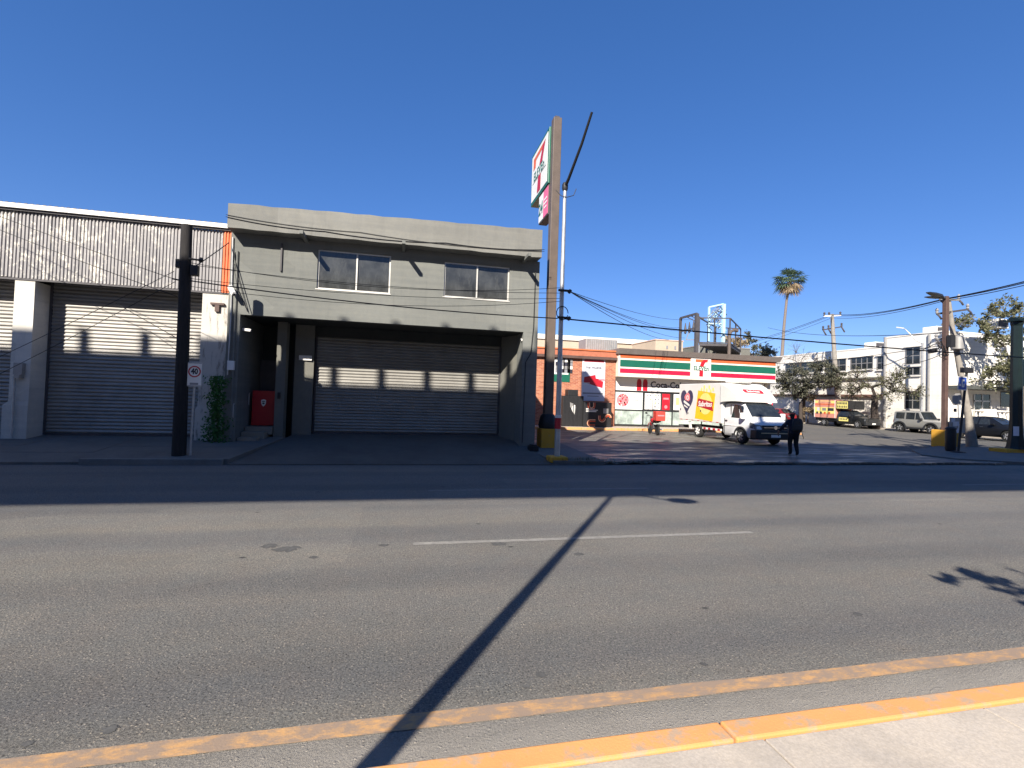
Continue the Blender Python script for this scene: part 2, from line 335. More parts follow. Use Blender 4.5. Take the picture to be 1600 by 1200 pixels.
# ------------------------------------------------------------------ helpers
class MB:
    def __init__(s): s.v = []; s.f = []
    def add(s, vs, fs):
        o = len(s.v); s.v += [tuple(p) for p in vs]; s.f += [tuple(i+o for i in f) for f in fs]; return s
    def box(s, a, b):
        x0, y0, z0 = a; x1, y1, z1 = b
        if x0 > x1: x0, x1 = x1, x0
        if y0 > y1: y0, y1 = y1, y0
        if z0 > z1: z0, z1 = z1, z0
        return s.add([(x0, y0, z0), (x1, y0, z0), (x1, y1, z0), (x0, y1, z0), (x0, y0, z1), (x1, y0, z1), (x1, y1, z1), (x0, y1, z1)],
                     [(0, 3, 2, 1), (4, 5, 6, 7), (0, 1, 5, 4), (1, 2, 6, 5), (2, 3, 7, 6), (3, 0, 4, 7)])
    def hexa(s, p):   # 8 points, bottom loop then top loop
        return s.add(p, [(0, 3, 2, 1), (4, 5, 6, 7), (0, 1, 5, 4), (1, 2, 6, 5), (2, 3, 7, 6), (3, 0, 4, 7)])
    def tube(s, pts, radii, n=8, cap=True):
        pts = [Vector(p) for p in pts]
        if isinstance(radii, (int, float)): radii = [radii]*len(pts)
        rings = []; side = None
        for i, p in enumerate(pts):
            t = (pts[min(i+1, len(pts)-1)] - pts[max(i-1, 0)])
            if t.length < 1e-9: t = Vector((0, 0, 1))
            t.normalize()
            if side is None:
                side = t.orthogonal().normalized()
            side = (side - t*side.dot(t))
            if side.length < 1e-6: side = t.orthogonal()
            side.normalize(); up = t.cross(side)
            rings.append([p + (side*math.cos(2*math.pi*k/n) + up*math.sin(2*math.pi*k/n))*radii[i] for k in range(n)])
        vs = [q for r in rings for q in r]; fs = []
        for i in range(len(pts)-1):
            for k in range(n):
                a, b = i*n+k, i*n+(k+1) % n
                fs.append((a, b, b+n, a+n))
        if cap:
            fs.append(tuple(reversed(range(n)))); fs.append(tuple(range((len(pts)-1)*n, len(pts)*n)))
        return s.add(vs, fs)
    def bar(s, a, b, w, h=None):      # rectangular bar between two points
        h = h or w; a = Vector(a); b = Vector(b); t = (b-a).normalized()
        ref = Vector((0, 0, 1)) if abs(t.z) < 0.9 else Vector((0, 1, 0))
        sd = t.cross(ref).normalized(); up = sd.cross(t)
        q = [sd*(-w/2)+up*(-h/2), sd*(w/2)+up*(-h/2), sd*(w/2)+up*(h/2), sd*(-w/2)+up*(h/2)]
        return s.hexa([a+k for k in q]+[b+k for k in q])
    def prism(s, poly, o, ux, uy, th):   # polygon in plane (o,ux,uy) given a thickness along the plane normal
        ux = Vector(ux); uy = Vector(uy); n = ux.cross(uy).normalized(); o = Vector(o); k = len(poly)
        a = [o+ux*x+uy*y for x, y in poly]; b = [p+n*th for p in a]
        return s.add(a+b, [tuple(reversed(range(k))), tuple(range(k, 2*k))]+[(i, (i+1) % k, (i+1) % k+k, i+k) for i in range(k)])
    def lathe(s, prof, o, axis, n=20):  # prof (r, h) along axis
        axis = Vector(axis).normalized(); sd = axis.orthogonal().normalized(); up = axis.cross(sd); o = Vector(o)
        vs = [o+axis*h+(sd*math.cos(2*math.pi*k/n)+up*math.sin(2*math.pi*k/n))*r for r, h in prof for k in range(n)]
        fs = [(i*n+k, i*n+(k+1) % n, (i+1)*n+(k+1) % n, (i+1)*n+k) for i in range(len(prof)-1) for k in range(n)]
        fs += [tuple(reversed(range(n))), tuple(range((len(prof)-1)*n, len(prof)*n))]
        return s.add(vs, fs)
    def mesh(s, name):
        me = bpy.data.meshes.new(name); me.from_pydata(s.v, [], s.f); me.update(); return me
    def build(s, name, mat, parent=None, smooth=None, bevel=0.0):
        me = s.mesh(name)
        if bevel > 0:
            bm = bmesh.new(); bm.from_mesh(me)
            es = [e for e in bm.edges if len(e.link_faces) == 2 and e.calc_face_angle(0) > 0.5]
            bmesh.ops.bevel(bm, geom=es, offset=bevel, segments=2, affect='EDGES', profile=0.5)
            bm.to_mesh(me); bm.free()
        return link(name, me, mat, parent, smooth)
def link(name, me, mat, parent=None, smooth=None):
    if mat is not None and not me.materials: me.materials.append(mat)
    if smooth is not None:
        me.polygons.foreach_set('use_smooth', [True]*len(me.polygons)); me.set_sharp_from_angle(angle=R_(smooth))
    o = bpy.data.objects.new(name, me); COL.objects.link(o)
    if parent is not None:
        o.parent = parent
        base = parent; off = Vector((0, 0, 0)); loc = False
        while base is not None:
            off += base.location; loc = loc or base.get('_local'); base = base.parent
        if not loc: o.location = -off         # meshes given in world coordinates
    return o
def recenter(o):
    """move a top-level mesh's origin to the middle of its base"""
    vs = [v.co for v in o.data.vertices]
    c = Vector(((min(v.x for v in vs)+max(v.x for v in vs))/2, (min(v.y for v in vs)+max(v.y for v in vs))/2, min(v.z for v in vs)))
    o.data.transform(Matrix.Translation(-c)); o.location += c; return o
def tag(o, label, cat, group=None):
    o['label'] = label; o['category'] = cat
    if group: o['group'] = group
    return o
def struct(o, stuff=False): o['kind'] = 'stuff' if stuff else 'structure'; return o
def thing(name, label, cat, loc=(0, 0, 0), group=None, local=False, rz=0):
    o = bpy.data.objects.new(name, None); COL.objects.link(o); o.location = loc; o.rotation_euler = (0, 0, rz)
    if local: o['_local'] = 1
    return tag(o, label, cat, group)
def text(s, size, mat, parent, o, ux, uy, name='lettering', sx=1.0, bold=0.0, th=0.004, align='CENTER'):
    cu = bpy.data.curves.new('t', 'FONT'); cu.body = s; cu.size = size; cu.align_x = align; cu.align_y = 'CENTER'
    cu.offset = bold; cu.extrude = th/2; cu.resolution_u = 2
    ob = bpy.data.objects.new('t', cu); me = bpy.data.meshes.new_from_object(ob); bpy.data.objects.remove(ob)
    ux = Vector(ux).normalized(); uy = Vector(uy).normalized(); n = ux.cross(uy)
    mt = Matrix(((ux.x*sx, uy.x, n.x, o[0]), (ux.y*sx, uy.y, n.y, o[1]), (ux.z*sx, uy.z, n.z, o[2]), (0, 0, 0, 1)))
    me.transform(mt); me.materials.clear(); me.name = name
    return link(name, me, mat, parent)
def rectp(x0, y0, x1, y1): return [(x0, y0), (x1, y0), (x1, y1), (x0, y1)]
def circ(cx, cy, r, n=20, ry=None): return [(cx+r*math.cos(2*math.pi*k/n), cy+(ry or r)*math.sin(2*math.pi*k/n)) for k in range(n)]
def arc_strip(cx, cy, r0, r1, a0, a1, n=12):
    A = [a0+(a1-a0)*k/n for k in range(n+1)]
    return [(cx+r1*math.cos(a), cy+r1*math.sin(a)) for a in A]+[(cx+r0*math.cos(a), cy+r0*math.sin(a)) for a in reversed(A)]

# ================================================================== SETTING
gb = MB(); gb.add([(-900, -900, -0.06), (900, -900, -0.06), (900, 1500, -0.06), (-900, 1500, -0.06)], [(0, 1, 2, 3)])
struct(gb.build('ground', GROUND))
rd = MB()
rd.add([(-200, 2.45, 0), (260, 2.45, 0), (260, 13.6, 0), (-200, 13.6, 0)], [(0, 1, 2, 3)])
struct(rd.build('road', ASPH))
ss = MB(); ss.add([(20.2, 13.6, 0.0), (43.0, 13.6, 0.0), (43.0, 220, 0.0), (29.5, 220, 0.0), (29.5, 30.5, 0), (20.2, 30.5, 0)], [(0, 1, 2, 3, 4, 5)])
struct(ss.build('side_street', ASPH2))
# lane paint
for (x0, x1) in ((-12.8, -6.6), (0.22, 5.27), (13.6, 18.6)):
    b = MB(); n = 12
    vs = []
    for i in range(n+1):
        x = x0+(x1-x0)*i/n; vs += [(x, 6.42+random.uniform(-.006, .006), 0.004), (x, 6.53+random.uniform(-.006, .006), 0.004)]
    b.add(vs, [(2*i, 2*i+2, 2*i+3, 2*i+1) for i in range(n)])
    struct(b.build('lane_dash', WLINE))
for (x0, x1) in ((0.6, 5.4), (14.5, 19.5)):
    b = MB(); b.add([(x0, 9.92, .004), (x1, 9.92, .004), (x1, 10.02, .004), (x0, 10.02, .004)], [(0, 1, 2, 3)]); struct(b.build('lane_dash', WLINE))
b = MB(); n = 200; vs = []
for i in range(n+1):
    x = -40+80*i/n; vs += [(x, 2.925+random.uniform(-.008, .008), .004), (x, 3.065+random.uniform(-.008, .008), .004)]
b.add(vs, [(2*i, 2*i+2, 2*i+3, 2*i+1) for i in range(n)]); struct(b.build('edge_line', YLINE))
# oil spots / patches as thin sheets
PATCH = M('tar_patch', (0.085, 0.083, 0.08), 0.9, 0.3, 20, 0.4)
for px, py, rx in ((421, 853, .12), (448, 858, .16), (778, 850, .11), (600, 852, .07), (490, 871, .06), (42, 1163, .035), (172, 1140, .05), (1100, 1038, .035), (845, 1055, .05), (822, 1073, .03), (905, 866, .08), (1340, 960, .05)):
    p = G(px, py); k = 23; ph = random.random()*6
    b = MB(); b.add([(p.x+rx*math.cos(2*math.pi*i/k)*random.uniform(.6, 1.15), p.y+rx*.8*math.sin(2*math.pi*i/k)*random.uniform(.6, 1.15), .003) for i in range(k)], [tuple(range(k))])
    struct(b.build('tar_spot', PATCH))

# near sidewalk with kerb stones and slabs
near = struct(MB().box((-60, -40, -0.05), (90, 2.30, 0.125)).build('sidewalk_near', WALK))
xs = [-40]
while xs[-1] < 40: xs.append(xs[-1]+2.4)
for i in range(len(xs)-1):
    x0, x1 = xs[i]+1.02, xs[i+1]+1.02
    b = MB(); j = random.uniform(-.004, .004)
    b.hexa([(x0+.006, 2.325, -.04), (x1-.006, 2.325, -.04), (x1-.006, 2.50, -.04), (x0+.006, 2.50, -.04),
            (x0+.006, 2.325, .15+j), (x1-.006, 2.325, .15+j), (x1-.006, 2.475, .15+j), (x0+.006, 2.475, .15+j)])
    b.build('kerb_stone', YKERB, near, bevel=0.012)
yrow = [2.315, 0.55, -1.2, -2.95]
for r in range(3):
    for i in range(-6, 14):
        x0 = i*1.55+0.43+r*0.0; x1 = x0+1.55
        j = random.uniform(-.003, .003)
        if x1 < -2 or x0 > 8: continue
        MB().box((x0+.005, yrow[r+1]+.005, .10), (x1-.005, yrow[r]-.005, .145+j)).build('paving_slab', WALK, near, bevel=0.006)

# far sidewalk: sloping apron in front of warehouse and grey building
def zwalk(y): return 0.13+(y-13.55)*0.075
far = struct(MB().hexa([(-80, 13.57, -.05), (5.2, 13.57, -.05), (5.2, 30, -.05), (-80, 30, -.05), (-80, 13.57, .10), (5.2, 13.57, .03), (5.2, 30, .26), (-80, 30, .30)]).build('sidewalk_far', FARWALK))
def slab(x0, x1, y0, y1, z0, z1, th=.12, mat=FARWALK, xa=0, xb=0):
    b = MB(); b.hexa([(x0+xa, y0, z0-th), (x1+xb, y0, z0-th), (x1, y1, z1-th), (x0, y1, z1-th), (x0+xa, y0, z0), (x1+xb, y0, z0), (x1, y1, z1), (x0, y1, z1)])
    return b
g_ = 0.008
yr = [13.55, 14.35, 15.25, 16.95]
for i in range(-9, 3):
    x0 = -11.6+i*2.05; x1 = x0+2.05
    if x0 > -6.2: continue
    x1 = min(x1, -6.05)
    for r in range(3):
        dz = random.uniform(-.006, .006); drop = -.07 if r == 0 else 0
        slab(x0+g_, x1-g_, yr[r]+g_, yr[r+1]-g_, zwalk(yr[r])+dz+drop, zwalk(yr[r+1])+dz).build('paving_slab', FARWALK, far)
for r in range(3):
    e0, e1 = -4.16+.1735*(yr[r]-13.48), -4.16+.1735*(yr[r+1]-13.48)
    slab(-6.05+g_, e1, yr[r]+g_, yr[r+1]-g_, zwalk(yr[r])+.012, zwalk(yr[r+1])+.012, th=.3, xb=e0-e1).build('paving_slab', FARWALK, far)
KERBG = mat_concrete('kerb_concrete', (0.20, 0.195, 0.185), stain=0.7)
MB().box((-7.3, 13.44, -.04), (-4.25, 13.54, .155)).build('kerb_stone', KERBG, far, bevel=0.015)
# garage ramp
b = MB(); b.hexa([(-4.15, 13.48, -.05), (4.35, 13.48, -.05), (4.0, 18.4, -.05), (-3.3, 18.4, -.05), (-4.15, 13.48, .03), (4.35, 13.48, .03), (4.0, 18.4, .52), (-3.3, 18.4, .52)])
struct(b.build('driveway_ramp', RAMP))
b = MB(); b.hexa([(4.38, 13.5, -.05), (5.9, 13.5, -.05), (5.9, 17.4, -.05), (4.1, 17.4, -.05), (4.38, 13.5, .12), (5.9, 13.5, .12), (5.9, 17.4, .24), (4.1, 17.4, .24)])
b.build('paving_slab', FARWALK, far)
# parking lot: sheet with a broken front edge
b = MB(); n = 90; vs = []
for i in range(n+1):
    x = 5.3+(21.8-5.3)*i/n
    e = 13.62+0.10*math.sin(x*1.7)+random.uniform(-.06, .06)+(0.45*math.exp(-((x-7.6)/1.6)**2))
    vs += [(x, e, 0.01), (x, e, 0.075), (x, 20, 0.07), (x, 27.6, 0.06)]
fs = []
for i in range(n):
    for k in range(3): fs.append((4*i+k, 4*i+4+k, 4*i+5+k, 4*i+1+k))
b.add(vs, fs); struct(b.build('parking_lot', LOT))
# store walkway and kerb
wk = struct(MB().box((5.3, 27.9, -.05), (26.4, 33, .20)).build('store_walkway', WALK))
x = 5.4
while x < 26:
    MB().box((x+.006, 27.66, -.04), (min(x+2.6, 26.3)-.006, 27.89, .205)).build('kerb_stone', YKERB, wk, bevel=.02); x += 2.6
# corner island
isl = [G(*p, .12) for p in ((1425, 703), (1470, 696), (1530, 698), (1640, 701), (1680, 722), (1600, 722), (1500, 717), (1440, 710))]
b = MB(); k = len(isl)
b.add([(p.x, p.y, -.04) for p in isl]+[(p.x, p.y, .12) for p in isl], [tuple(range(k, 2*k)) if True else ()]+[(i, (i+1) % k, (i+1) % k+k, i+k) for i in range(k)])
struct(b.build('corner_island', FARWALK))
# pavement along the white building
struct(MB().box((42.6, 24, -.05), (46, 90, .12)).build('sidewalk_side_street', WALK))

# ================================================================== VIADUCT behind the camera (casts the long street shadow)
via = thing('railway_viaduct', 'elevated concrete railway viaduct on tall piers running along the street', 'viaduct', (0, -5.0, 0))
yb, yf_, zb = -9.0, -1.0, TZ*(9.1+9.0)
ztp = TZ*(20.55+1.0)
bb = MB().box((-160, yb, zb), (200, yf_, zb+1.4)); bb.build('deck', VIADC, via)
MB().box((-160, yf_-.22, zb+1.4), (200, yf_, ztp)).build('parapet', VIADC, via)
MB().box((-160, yb, zb+1.4), (200, yb+.22, ztp)).build('parapet', VIADC, via)
pm = MB().box((-.11, -.09, 0), (.10, .09, .68)).mesh('parapet_post')
pm.materials.append(VIADC)
for i in range(-40, 60):
    o = bpy.data.objects.new('parapet_post', pm); COL.objects.link(o); o.parent = via
    o.location = Vector((-13.79+i*1.58, yf_-.11, ztp)) - via.location
for cx in (-81, -50, -19, 12, 43, 74):
    MB().lathe([(1.0, 0), (.85, .6), (.85, zb-2.2), (1.1, zb-1.0), (1.9, zb+.02)], (cx, -5.0, .1), (0, 0, 1), 20).build('pier', VIADC, via, smooth=40)

# unseen block added behind the viaduct to cut skylight in the shade
ab = thing('skylight_blocker', 'four-storey tan building added behind the viaduct to darken the shade', 'building', (0, -26, .1))
MB().box((-75, -34, .1), (85, -20, 13)).build('wall', TAN, ab)
MB().box((-75.2, -34.2, 13), (85.2, -19.8, 13.5)).build('parapet', VIADC, ab)
wm_ = MB().box((-.9, -.06, 0), (.9, .0, 1.5)).mesh('window'); wm_.materials.append(GLASS)
for fl_ in range(4):
    for k in range(-17, 19):
        o = bpy.data.objects.new('window', wm_); COL.objects.link(o); o.parent = ab; o.location = Vector((k*4.2, -19.94, 1.3+fl_*3.2)) - ab.location

# lamp post beside the camera, its shadow crosses the road
lp = thing('street_lamp', 'leaning grey lamp post with short arm on the near sidewalk beside the viaduct', 'street lamp', (-2.4, -.87, .13))
MB().tube([(-2.4, -.87, .13), (-1.93, -.87, 8.0)], [.095, .055], 12).build('pole', GALV, lp, smooth=40)
MB().tube([(-1.95, -.87, 7.8), (-1.5, -.9, 7.95), (-.8, -1.0, 7.65)], .03, 8).build('arm', GALV, lp, smooth=40)
MB().lathe([(.05, 0), (.13, .12), (.15, .4), (.06, .6)], (-.78, -1.0, 7.65), (.85, -.2, -.12), 12).build('lamp_head', STEELGR, lp, smooth=40)

# ================================================================== WAREHOUSE
wh = thing('warehouse', 'warehouse with peeling grey corrugated header, white pillars and roller doors', 'building', (-12, 17, .3))
Yh, Yd = 16.2, 16.86
zh0, zh1 = 4.78, 6.62
MB().box((-40, 17.1, .2), (-5.45, 30, 6.55)).build('wall', GRJAMB, wh)
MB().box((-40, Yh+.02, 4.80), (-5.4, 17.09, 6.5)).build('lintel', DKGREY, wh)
def corr_sheet(w, z0, z1, pitch=.088, depth=.03):
    n = max(2, round(w/pitch)); vs = []; 
    prof = ((0, 0), (.22, 0), (.38, -1), (.78, -1), (.94, 0))
    xs = [(i+u)*pitch for i in range(n) for u, d in prof]+[n*pitch]
    ds = [d*depth for i in range(n) for u, d in prof]+[0]
    for x, d in zip(xs, ds): vs += [(x*w/(n*pitch), d, z0), (x*w/(n*pitch), d, z1)]
    k = len(xs)
    me = bpy.data.meshes.new('metal_sheet'); me.from_pydata(vs, [], [(2*i, 2*i+2, 2*i+3, 2*i+1) for i in range(k-1)]); me.update(); return me
sh = corr_sheet(.88, zh0, zh1); sh.materials.append(PEEL)
x = -5.36-.88; i = 0
while x > -24:
    o = bpy.data.objects.new('metal_sheet', sh); COL.objects.link(o); o.parent = wh
    o.location = Vector((x, Yh+random.choice((0, .006)), random.uniform(-.012, .012))) - wh.location; x -= .872; i += 1
osh = corr_sheet(.24, zh0-.02, zh1+.02, .08); osh.materials.append(ORANGE)
o = bpy.data.objects.new('orange_sheet', osh); COL.objects.link(o); o.parent = wh; o.location = Vector((-5.36, Yh-.02, 0)) - wh.location
MB().box((-24, Yh-.02, zh0-.06), (-5.12, Yh+.03, zh0-.005)).build('drip_edge', DKSTEEL, wh)
for a, c in ((-24, -14.2), (-14.19, -9.3), (-9.29, -5.15)):
    MB().box((a, Yh-.16, zh1+.06), (c, Yh+.03, zh1+.185)).build('roof_trim', WTRIM, wh)
MB().box((-24, Yh-.10, zh1-.0), (-5.15, Yh+.02, zh1+.055)).build('trim_shadow_strip', DKSTEEL, wh)  # dark strip painted in for the shade under the roof trim
rs = MB(); nr = 130
for i in range(nr):
    x = -24+i*(18.7/nr); rs.box((x, Yh-.13, zh1+.187), (x+.07, Yh+.4, zh1+.215))
o = rs.build('roof_rib', DKSTEEL, wh); o['kind'] = 'stuff'
def pillar(x0, x1, mat, flare=0.0):
    b = MB(); y0, y1 = Yh, Yd+.3
    b.hexa([(x0-flare, y0-.02, .15), (x1, y0-.02, .15), (x1, y1, .15), (x0-flare, y1, .15), (x0-flare, y0-.02, 1.25), (x1, y0-.02, 1.25), (x1, y1, 1.25), (x0-flare, y1, 1.25)])
    b.hexa([(x0-flare, y0-.02, 1.25), (x1, y0-.02, 1.25), (x1, y1, 1.25), (x0-flare, y1, 1.25), (x0, y0, 1.36), (x1-.002, y0, 1.36), (x1-.002, y1, 1.36), (x0, y1, 1.36)])
    b.hexa([(x0, y0, 1.36), (x1-.002, y0, 1.36), (x1-.002, y1, 1.36), (x0, y1, 1.36), (x0, y0, zh0-.065), (x1-.002, y0, zh0-.065), (x1-.002, y1, zh0-.065), (x0, y1, zh0-.065)])
    return b.build('pillar', mat, wh)
pillar(-10.52, -10.05, WHITEP, .12); pillar(-15.6, -15.1, WHITEP, .1); pillar(-5.86, -5.12, STAINW, .05)
def slat_mesh(w, pitch):
    n = 6; vs = []
    for i in range(n+1):
        t = i/n; z = t*pitch; y = -.026*math.sin(math.pi*min(1, t/.86)) if t < .86 else .006
        vs += [(0, y, z), (w, y, z)]
    me = bpy.data.meshes.new('slat'); me.from_pydata(vs, [], [(2*i, 2*i+1, 2*i+3, 2*i+2) for i in range(n)]); me.update(); return me
def roller_door(parent, x0, x1, y, z0, z1, pitch, mat, nm='roller_door'):
    d = MB().box((x0-.02, y+.03, z0), (x1+.02, y+.10, z1)).build(nm, DKSTEEL, parent)
    me = slat_mesh(x1-x0, pitch); me.materials.append(mat)
    k = int((z1-z0)/pitch)
    for i in range(k):
        o = bpy.data.objects.new('slat', me); COL.objects.link(o); o.parent = d
        o.location = Vector((x0, y+random.uniform(-.006, .006), z0+.05+i*pitch)); o.rotation_euler = (random.uniform(-.03, .03), random.uniform(-.0012, .0012), 0)
    for xx in (x0-.05, x1-.01):
        b = MB().box((xx, y-.05, z0), (xx+.06, y+.02, z1)); b.build('guide_rail', DKSTEEL, d)
    MB().box((x0, y-.03, z0-.02), (x1, y+.02, z0+.05)).build('bottom_bar', DKSTEEL, d)
    # children were made in world coordinates; parent d sits at the offset of its own parent
    return d
roller_door(wh, -10.0, -5.92, Yd, .40, 4.85, .108, SLAT)
roller_door(wh, -15.05, -10.66, Yd, .40, 4.85, .108, SLAT)
# small things fixed on the pillar
MB().box((-10.36, Yh-.14, 2.1), (-10.16, Yh-.005, 2.42)).box((-10.3, Yh-.2, 2.0), (-10.18, Yh-.01, 2.1)).build('meter_box', STEELGR, wh)
MB().tube([(-10.33, Yh-.10, .36), (-10.36, Yh-.08, 2.05)], .035, 8).build('conduit', GALV, wh, smooth=40)
MB().box((-5.62, Yh-.08, 4.38), (-5.25, Yh-.01, 4.44)).box((-5.5, Yh-.07, 4.18), (-5.38, Yh-.012, 4.38)).build('rusty_bracket', RUSTP, wh)

# ================================================================== GREY TWO-STOREY BUILDING
gbld = thing('grey_building', 'two-storey grey plastered building with recessed garage and two sliding windows', 'building', (-.3, 20, .3))
YF = 16.0; XL, XR = -5.1, 4.45
zop, zpar, ztop = 4.12, 6.55, 7.36
def wall_with_holes(x0, x1, z0, z1, y0, y1, holes, name, mat, parent):
    xs = sorted({x0, x1, *[h[0] for h in holes], *[h[1] for h in holes]}); zs = sorted({z0, z1, *[h[2] for h in holes], *[h[3] for h in holes]})
    bm = bmesh.new(); cache = {}
    def V(x, y, z):
        k = (round(x, 5), round(y, 5), round(z, 5))
        if k not in cache: cache[k] = bm.verts.new(k)
        return cache[k]
    solid = {}
    for i in range(len(xs)-1):
        for j in range(len(zs)-1):
            cx, cz = (xs[i]+xs[i+1])/2, (zs[j]+zs[j+1])/2
            solid[i, j] = not any(h[0] < cx < h[1] and h[2] < cz < h[3] for h in holes)
    for (i, j), s_ in solid.items():
        if not s_: continue
        a, b_, c, d = xs[i], xs[i+1], zs[j], zs[j+1]
        bm.faces.new([V(a, y0, c), V(b_, y0, c), V(b_, y0, d), V(a, y0, d)])
        bm.faces.new([V(b_, y1, c), V(a, y1, c), V(a, y1, d), V(b_, y1, d)])
        if not solid.get((i-1, j)): bm.faces.new([V(a, y1, c), V(a, y0, c), V(a, y0, d), V(a, y1, d)])
        if not solid.get((i+1, j)): bm.faces.new([V(b_, y0, c), V(b_, y1, c), V(b_, y1, d), V(b_, y0, d)])
        if not solid.get((i, j-1)): bm.faces.new([V(a, y1, c), V(b_, y1, c), V(b_, y0, c), V(a, y0, c)])
        if not solid.get((i, j+1)): bm.faces.new([V(a, y0, d), V(b_, y0, d), V(b_, y1, d), V(a, y1, d)])
    me = bpy.data.meshes.new(name); bm.to_mesh(me); bm.free()
    return link(name, me, mat, parent)
wins = []
for (a, c, d, e) in ((497, 390, 609, 457), (695, 409, 795, 470)):
    p, q = PY(a, c, YF), PY(d, e, YF); q2 = PY(a, (c+e)/2+26, YF)
    wins.append([p.x, q.x, q.z, p.z])
wins[0][2], wins[0][3] = 5.06, 6.22; wins[1][2], wins[1][3] = 5.06, 6.22
for w_, (pt, pb) in zip(wins, (((553, 394), (553, 455)), ((745, 413), (745, 467)))):
    w_[3] = PY(*pt, YF).z; w_[2] = PY(*pb, YF).z
wall_with_holes(XL, XR, zop, zpar, YF, YF+.25, wins, 'front_wall', GREY, gbld)
MB().box((XL, YF+.26, zop+.002), (XL+.25, 30, zpar)).build('side_wall', GREY, gbld)
MB().box((XR-.25, YF+.26, .2), (XR, 30, zpar)).build('side_wall', GREY, gbld)
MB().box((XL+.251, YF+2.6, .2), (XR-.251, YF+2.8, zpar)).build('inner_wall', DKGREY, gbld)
MB().box((XL+.001, 29.8, .2), (XR-.001, 30.0, zpar)).build('rear_wall', GREY, gbld)
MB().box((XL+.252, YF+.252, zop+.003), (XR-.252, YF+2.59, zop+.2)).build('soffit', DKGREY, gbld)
# projecting parapet, slightly wavy top
b = MB(); n = 24; y0, y1 = YF-.50, YF+.3; vs = []
for i in range(n+1):
    x = XL+.04+(XR-XL-.12)*i/n; zt = ztop-.11+.22*i/n+random.uniform(-.016, .016); zl = zpar+random.uniform(-.012, .012)
    vs += [(x, y0, zl), (x, y0, zt), (x, y1, zt+.01), (x, y1, zl)]
fs = []
for i in range(n):
    for k in range(4): fs.append((4*i+k, 4*i+4+k, 4*i+4+(k+1) % 4, 4*i+(k+1) % 4))
fs += [(0, 1, 2, 3), (4*n+3, 4*n+2, 4*n+1, 4*n)]
b.add(vs, [tuple(reversed(f)) for f in fs]); b.build('parapet', GREYTOP, gbld)
MB().box((XL, YF+.31, zpar+.0), (XR, 30, zpar+.2)).build('roof_slab', GREYTOP, gbld)
# windows
for wi, w_ in enumerate(wins):
    x0, x1, z0, z1 = w_; xm = x0+(x1-x0)*(.53 if wi == 0 else .5)
    fr = MB(); t = .045; ya, yb2 = YF+.06, YF+.12
    fr.box((x0, ya, z0), (x1, yb2, z0+t)).box((x0, ya, z1-t), (x1, yb2, z1)).box((x0, ya, z0+t), (x0+t, yb2, z1-t)).box((x1-t, ya, z0+t), (x1, yb2, z1-t)).box((xm-t/2, ya-.01, z0+t), (xm+t/2, yb2, z1-t))
    f = fr.build('window', ALU, gbld)
    MB().box((x0+t, YF+.075, z0+t), (xm-t/2, YF+.085, z1-t)).build('pane', GLASSF, f)
    MB().box((xm+t/2, YF+.095, z0+t), (x1-t, YF+.105, z1-t)).build('pane', GLASSF, f)
    MB().box((x0-.03, YF-.02, z0-.03), (x1+.03, YF+.05, z0-.002)).build('sill', ALU, f)
# piers of the ground floor
MB().box((XL, YF-.003, .15), (XL+.34, YF+2.59, zop-.003)).build('pier', GREY, gbld)
MB().box((3.95, YF-.003, .15), (XR+.004, YF+.9, zop-.003)).build('pier', GREY, gbld)
# garage door and splayed jambs
YG = 17.8
gx0, gx1, gz0, gz1 = -2.85, 3.50, .47, 3.76
roller_door(gbld, gx0, gx1, YG, gz0, gz1, .105, SLAT2)
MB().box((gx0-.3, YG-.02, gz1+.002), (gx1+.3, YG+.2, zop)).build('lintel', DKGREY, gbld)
def splay(xa, ya, xb, yb_, mat, t=.18, z0=.3, z1=4.11):
    a = Vector((xa, ya, 0)); b_ = Vector((xb, yb_, 0)); n = Vector((-(b_-a).y, (b_-a).x, 0)).normalized()*t
    if n.y < 0: n = -n
    p = [a, b_, b_+n, a+n]
    return MB().hexa([(q.x, q.y, z0) for q in p]+[(q.x, q.y, z1) for q in p])
splay(-3.5, 17.52, -2.90, 17.56, GRJAMB, .1).build('splayed_jamb', GRJAMB, gbld)
splay(3.56, 17.76, 3.97, 16.8, GRJAMB).build('splayed_jamb', GRJAMB, gbld)
MB().box((-3.94, 17.0, .25), (-3.66, 17.4, 4.1)).build('post', GRJAMB, gbld)
# mail plate and small fittings on the splayed jamb
MB().box((-3.36, 17.48, 2.92), (-2.96, 17.515, 3.08)).build('name_plate', SWHITE, gbld)
MB().box((-3.85, 16.93, 1.62), (-3.77, 16.998, 1.82)).build('intercom', BLACK, gbld)
# entrance steps and red gate
st = None
for i, (ya, za, zb_) in enumerate(((16.15, .28, .44), (16.5, .44, .58), (16.85, .58, .72))):
    MB().box((XL+.36, ya, za-.1), (-3.96-.12*(2-i), 18.4, zb_)).build('step', STEPC, gbld, bevel=.01)
gt = PY(410, 612, 17.25)
MB().box((-4.66, 17.22, .74), (-3.96, 17.27, 1.86)).build('entrance_gate', REDGATE, gbld, bevel=.008)['label'] = 'red gate leaf with small white shield'
shp = [(-.075, .09), (-.04, .105), (0, .12), (.04, .105), (.075, .09), (.07, -.01), (.045, -.075), (0, -.12), (-.045, -.075), (-.07, -.01)]
sc = PY(411.5, 629.5, 17.2); sc = Vector((sc.x, 17.217, sc.z))
MB().prism(shp, sc, (1, 0, 0), (0, 0, 1), -.003).build('shield_emblem', SWHITE, gbld)
MB().prism(rectp(-.045, .035, .045, .06), sc+Vector((0, -.004, 0)), (1, 0, 0), (0, 0, 1), -.002).prism([(-.04, 0), (0, .015), (.04, 0), (.02, -.04), (-.03, -.035)], sc+Vector((0, -.004, 0)), (1, 0, 0), (0, 0, 1), -.002).build('shield_mark', INK, gbld)
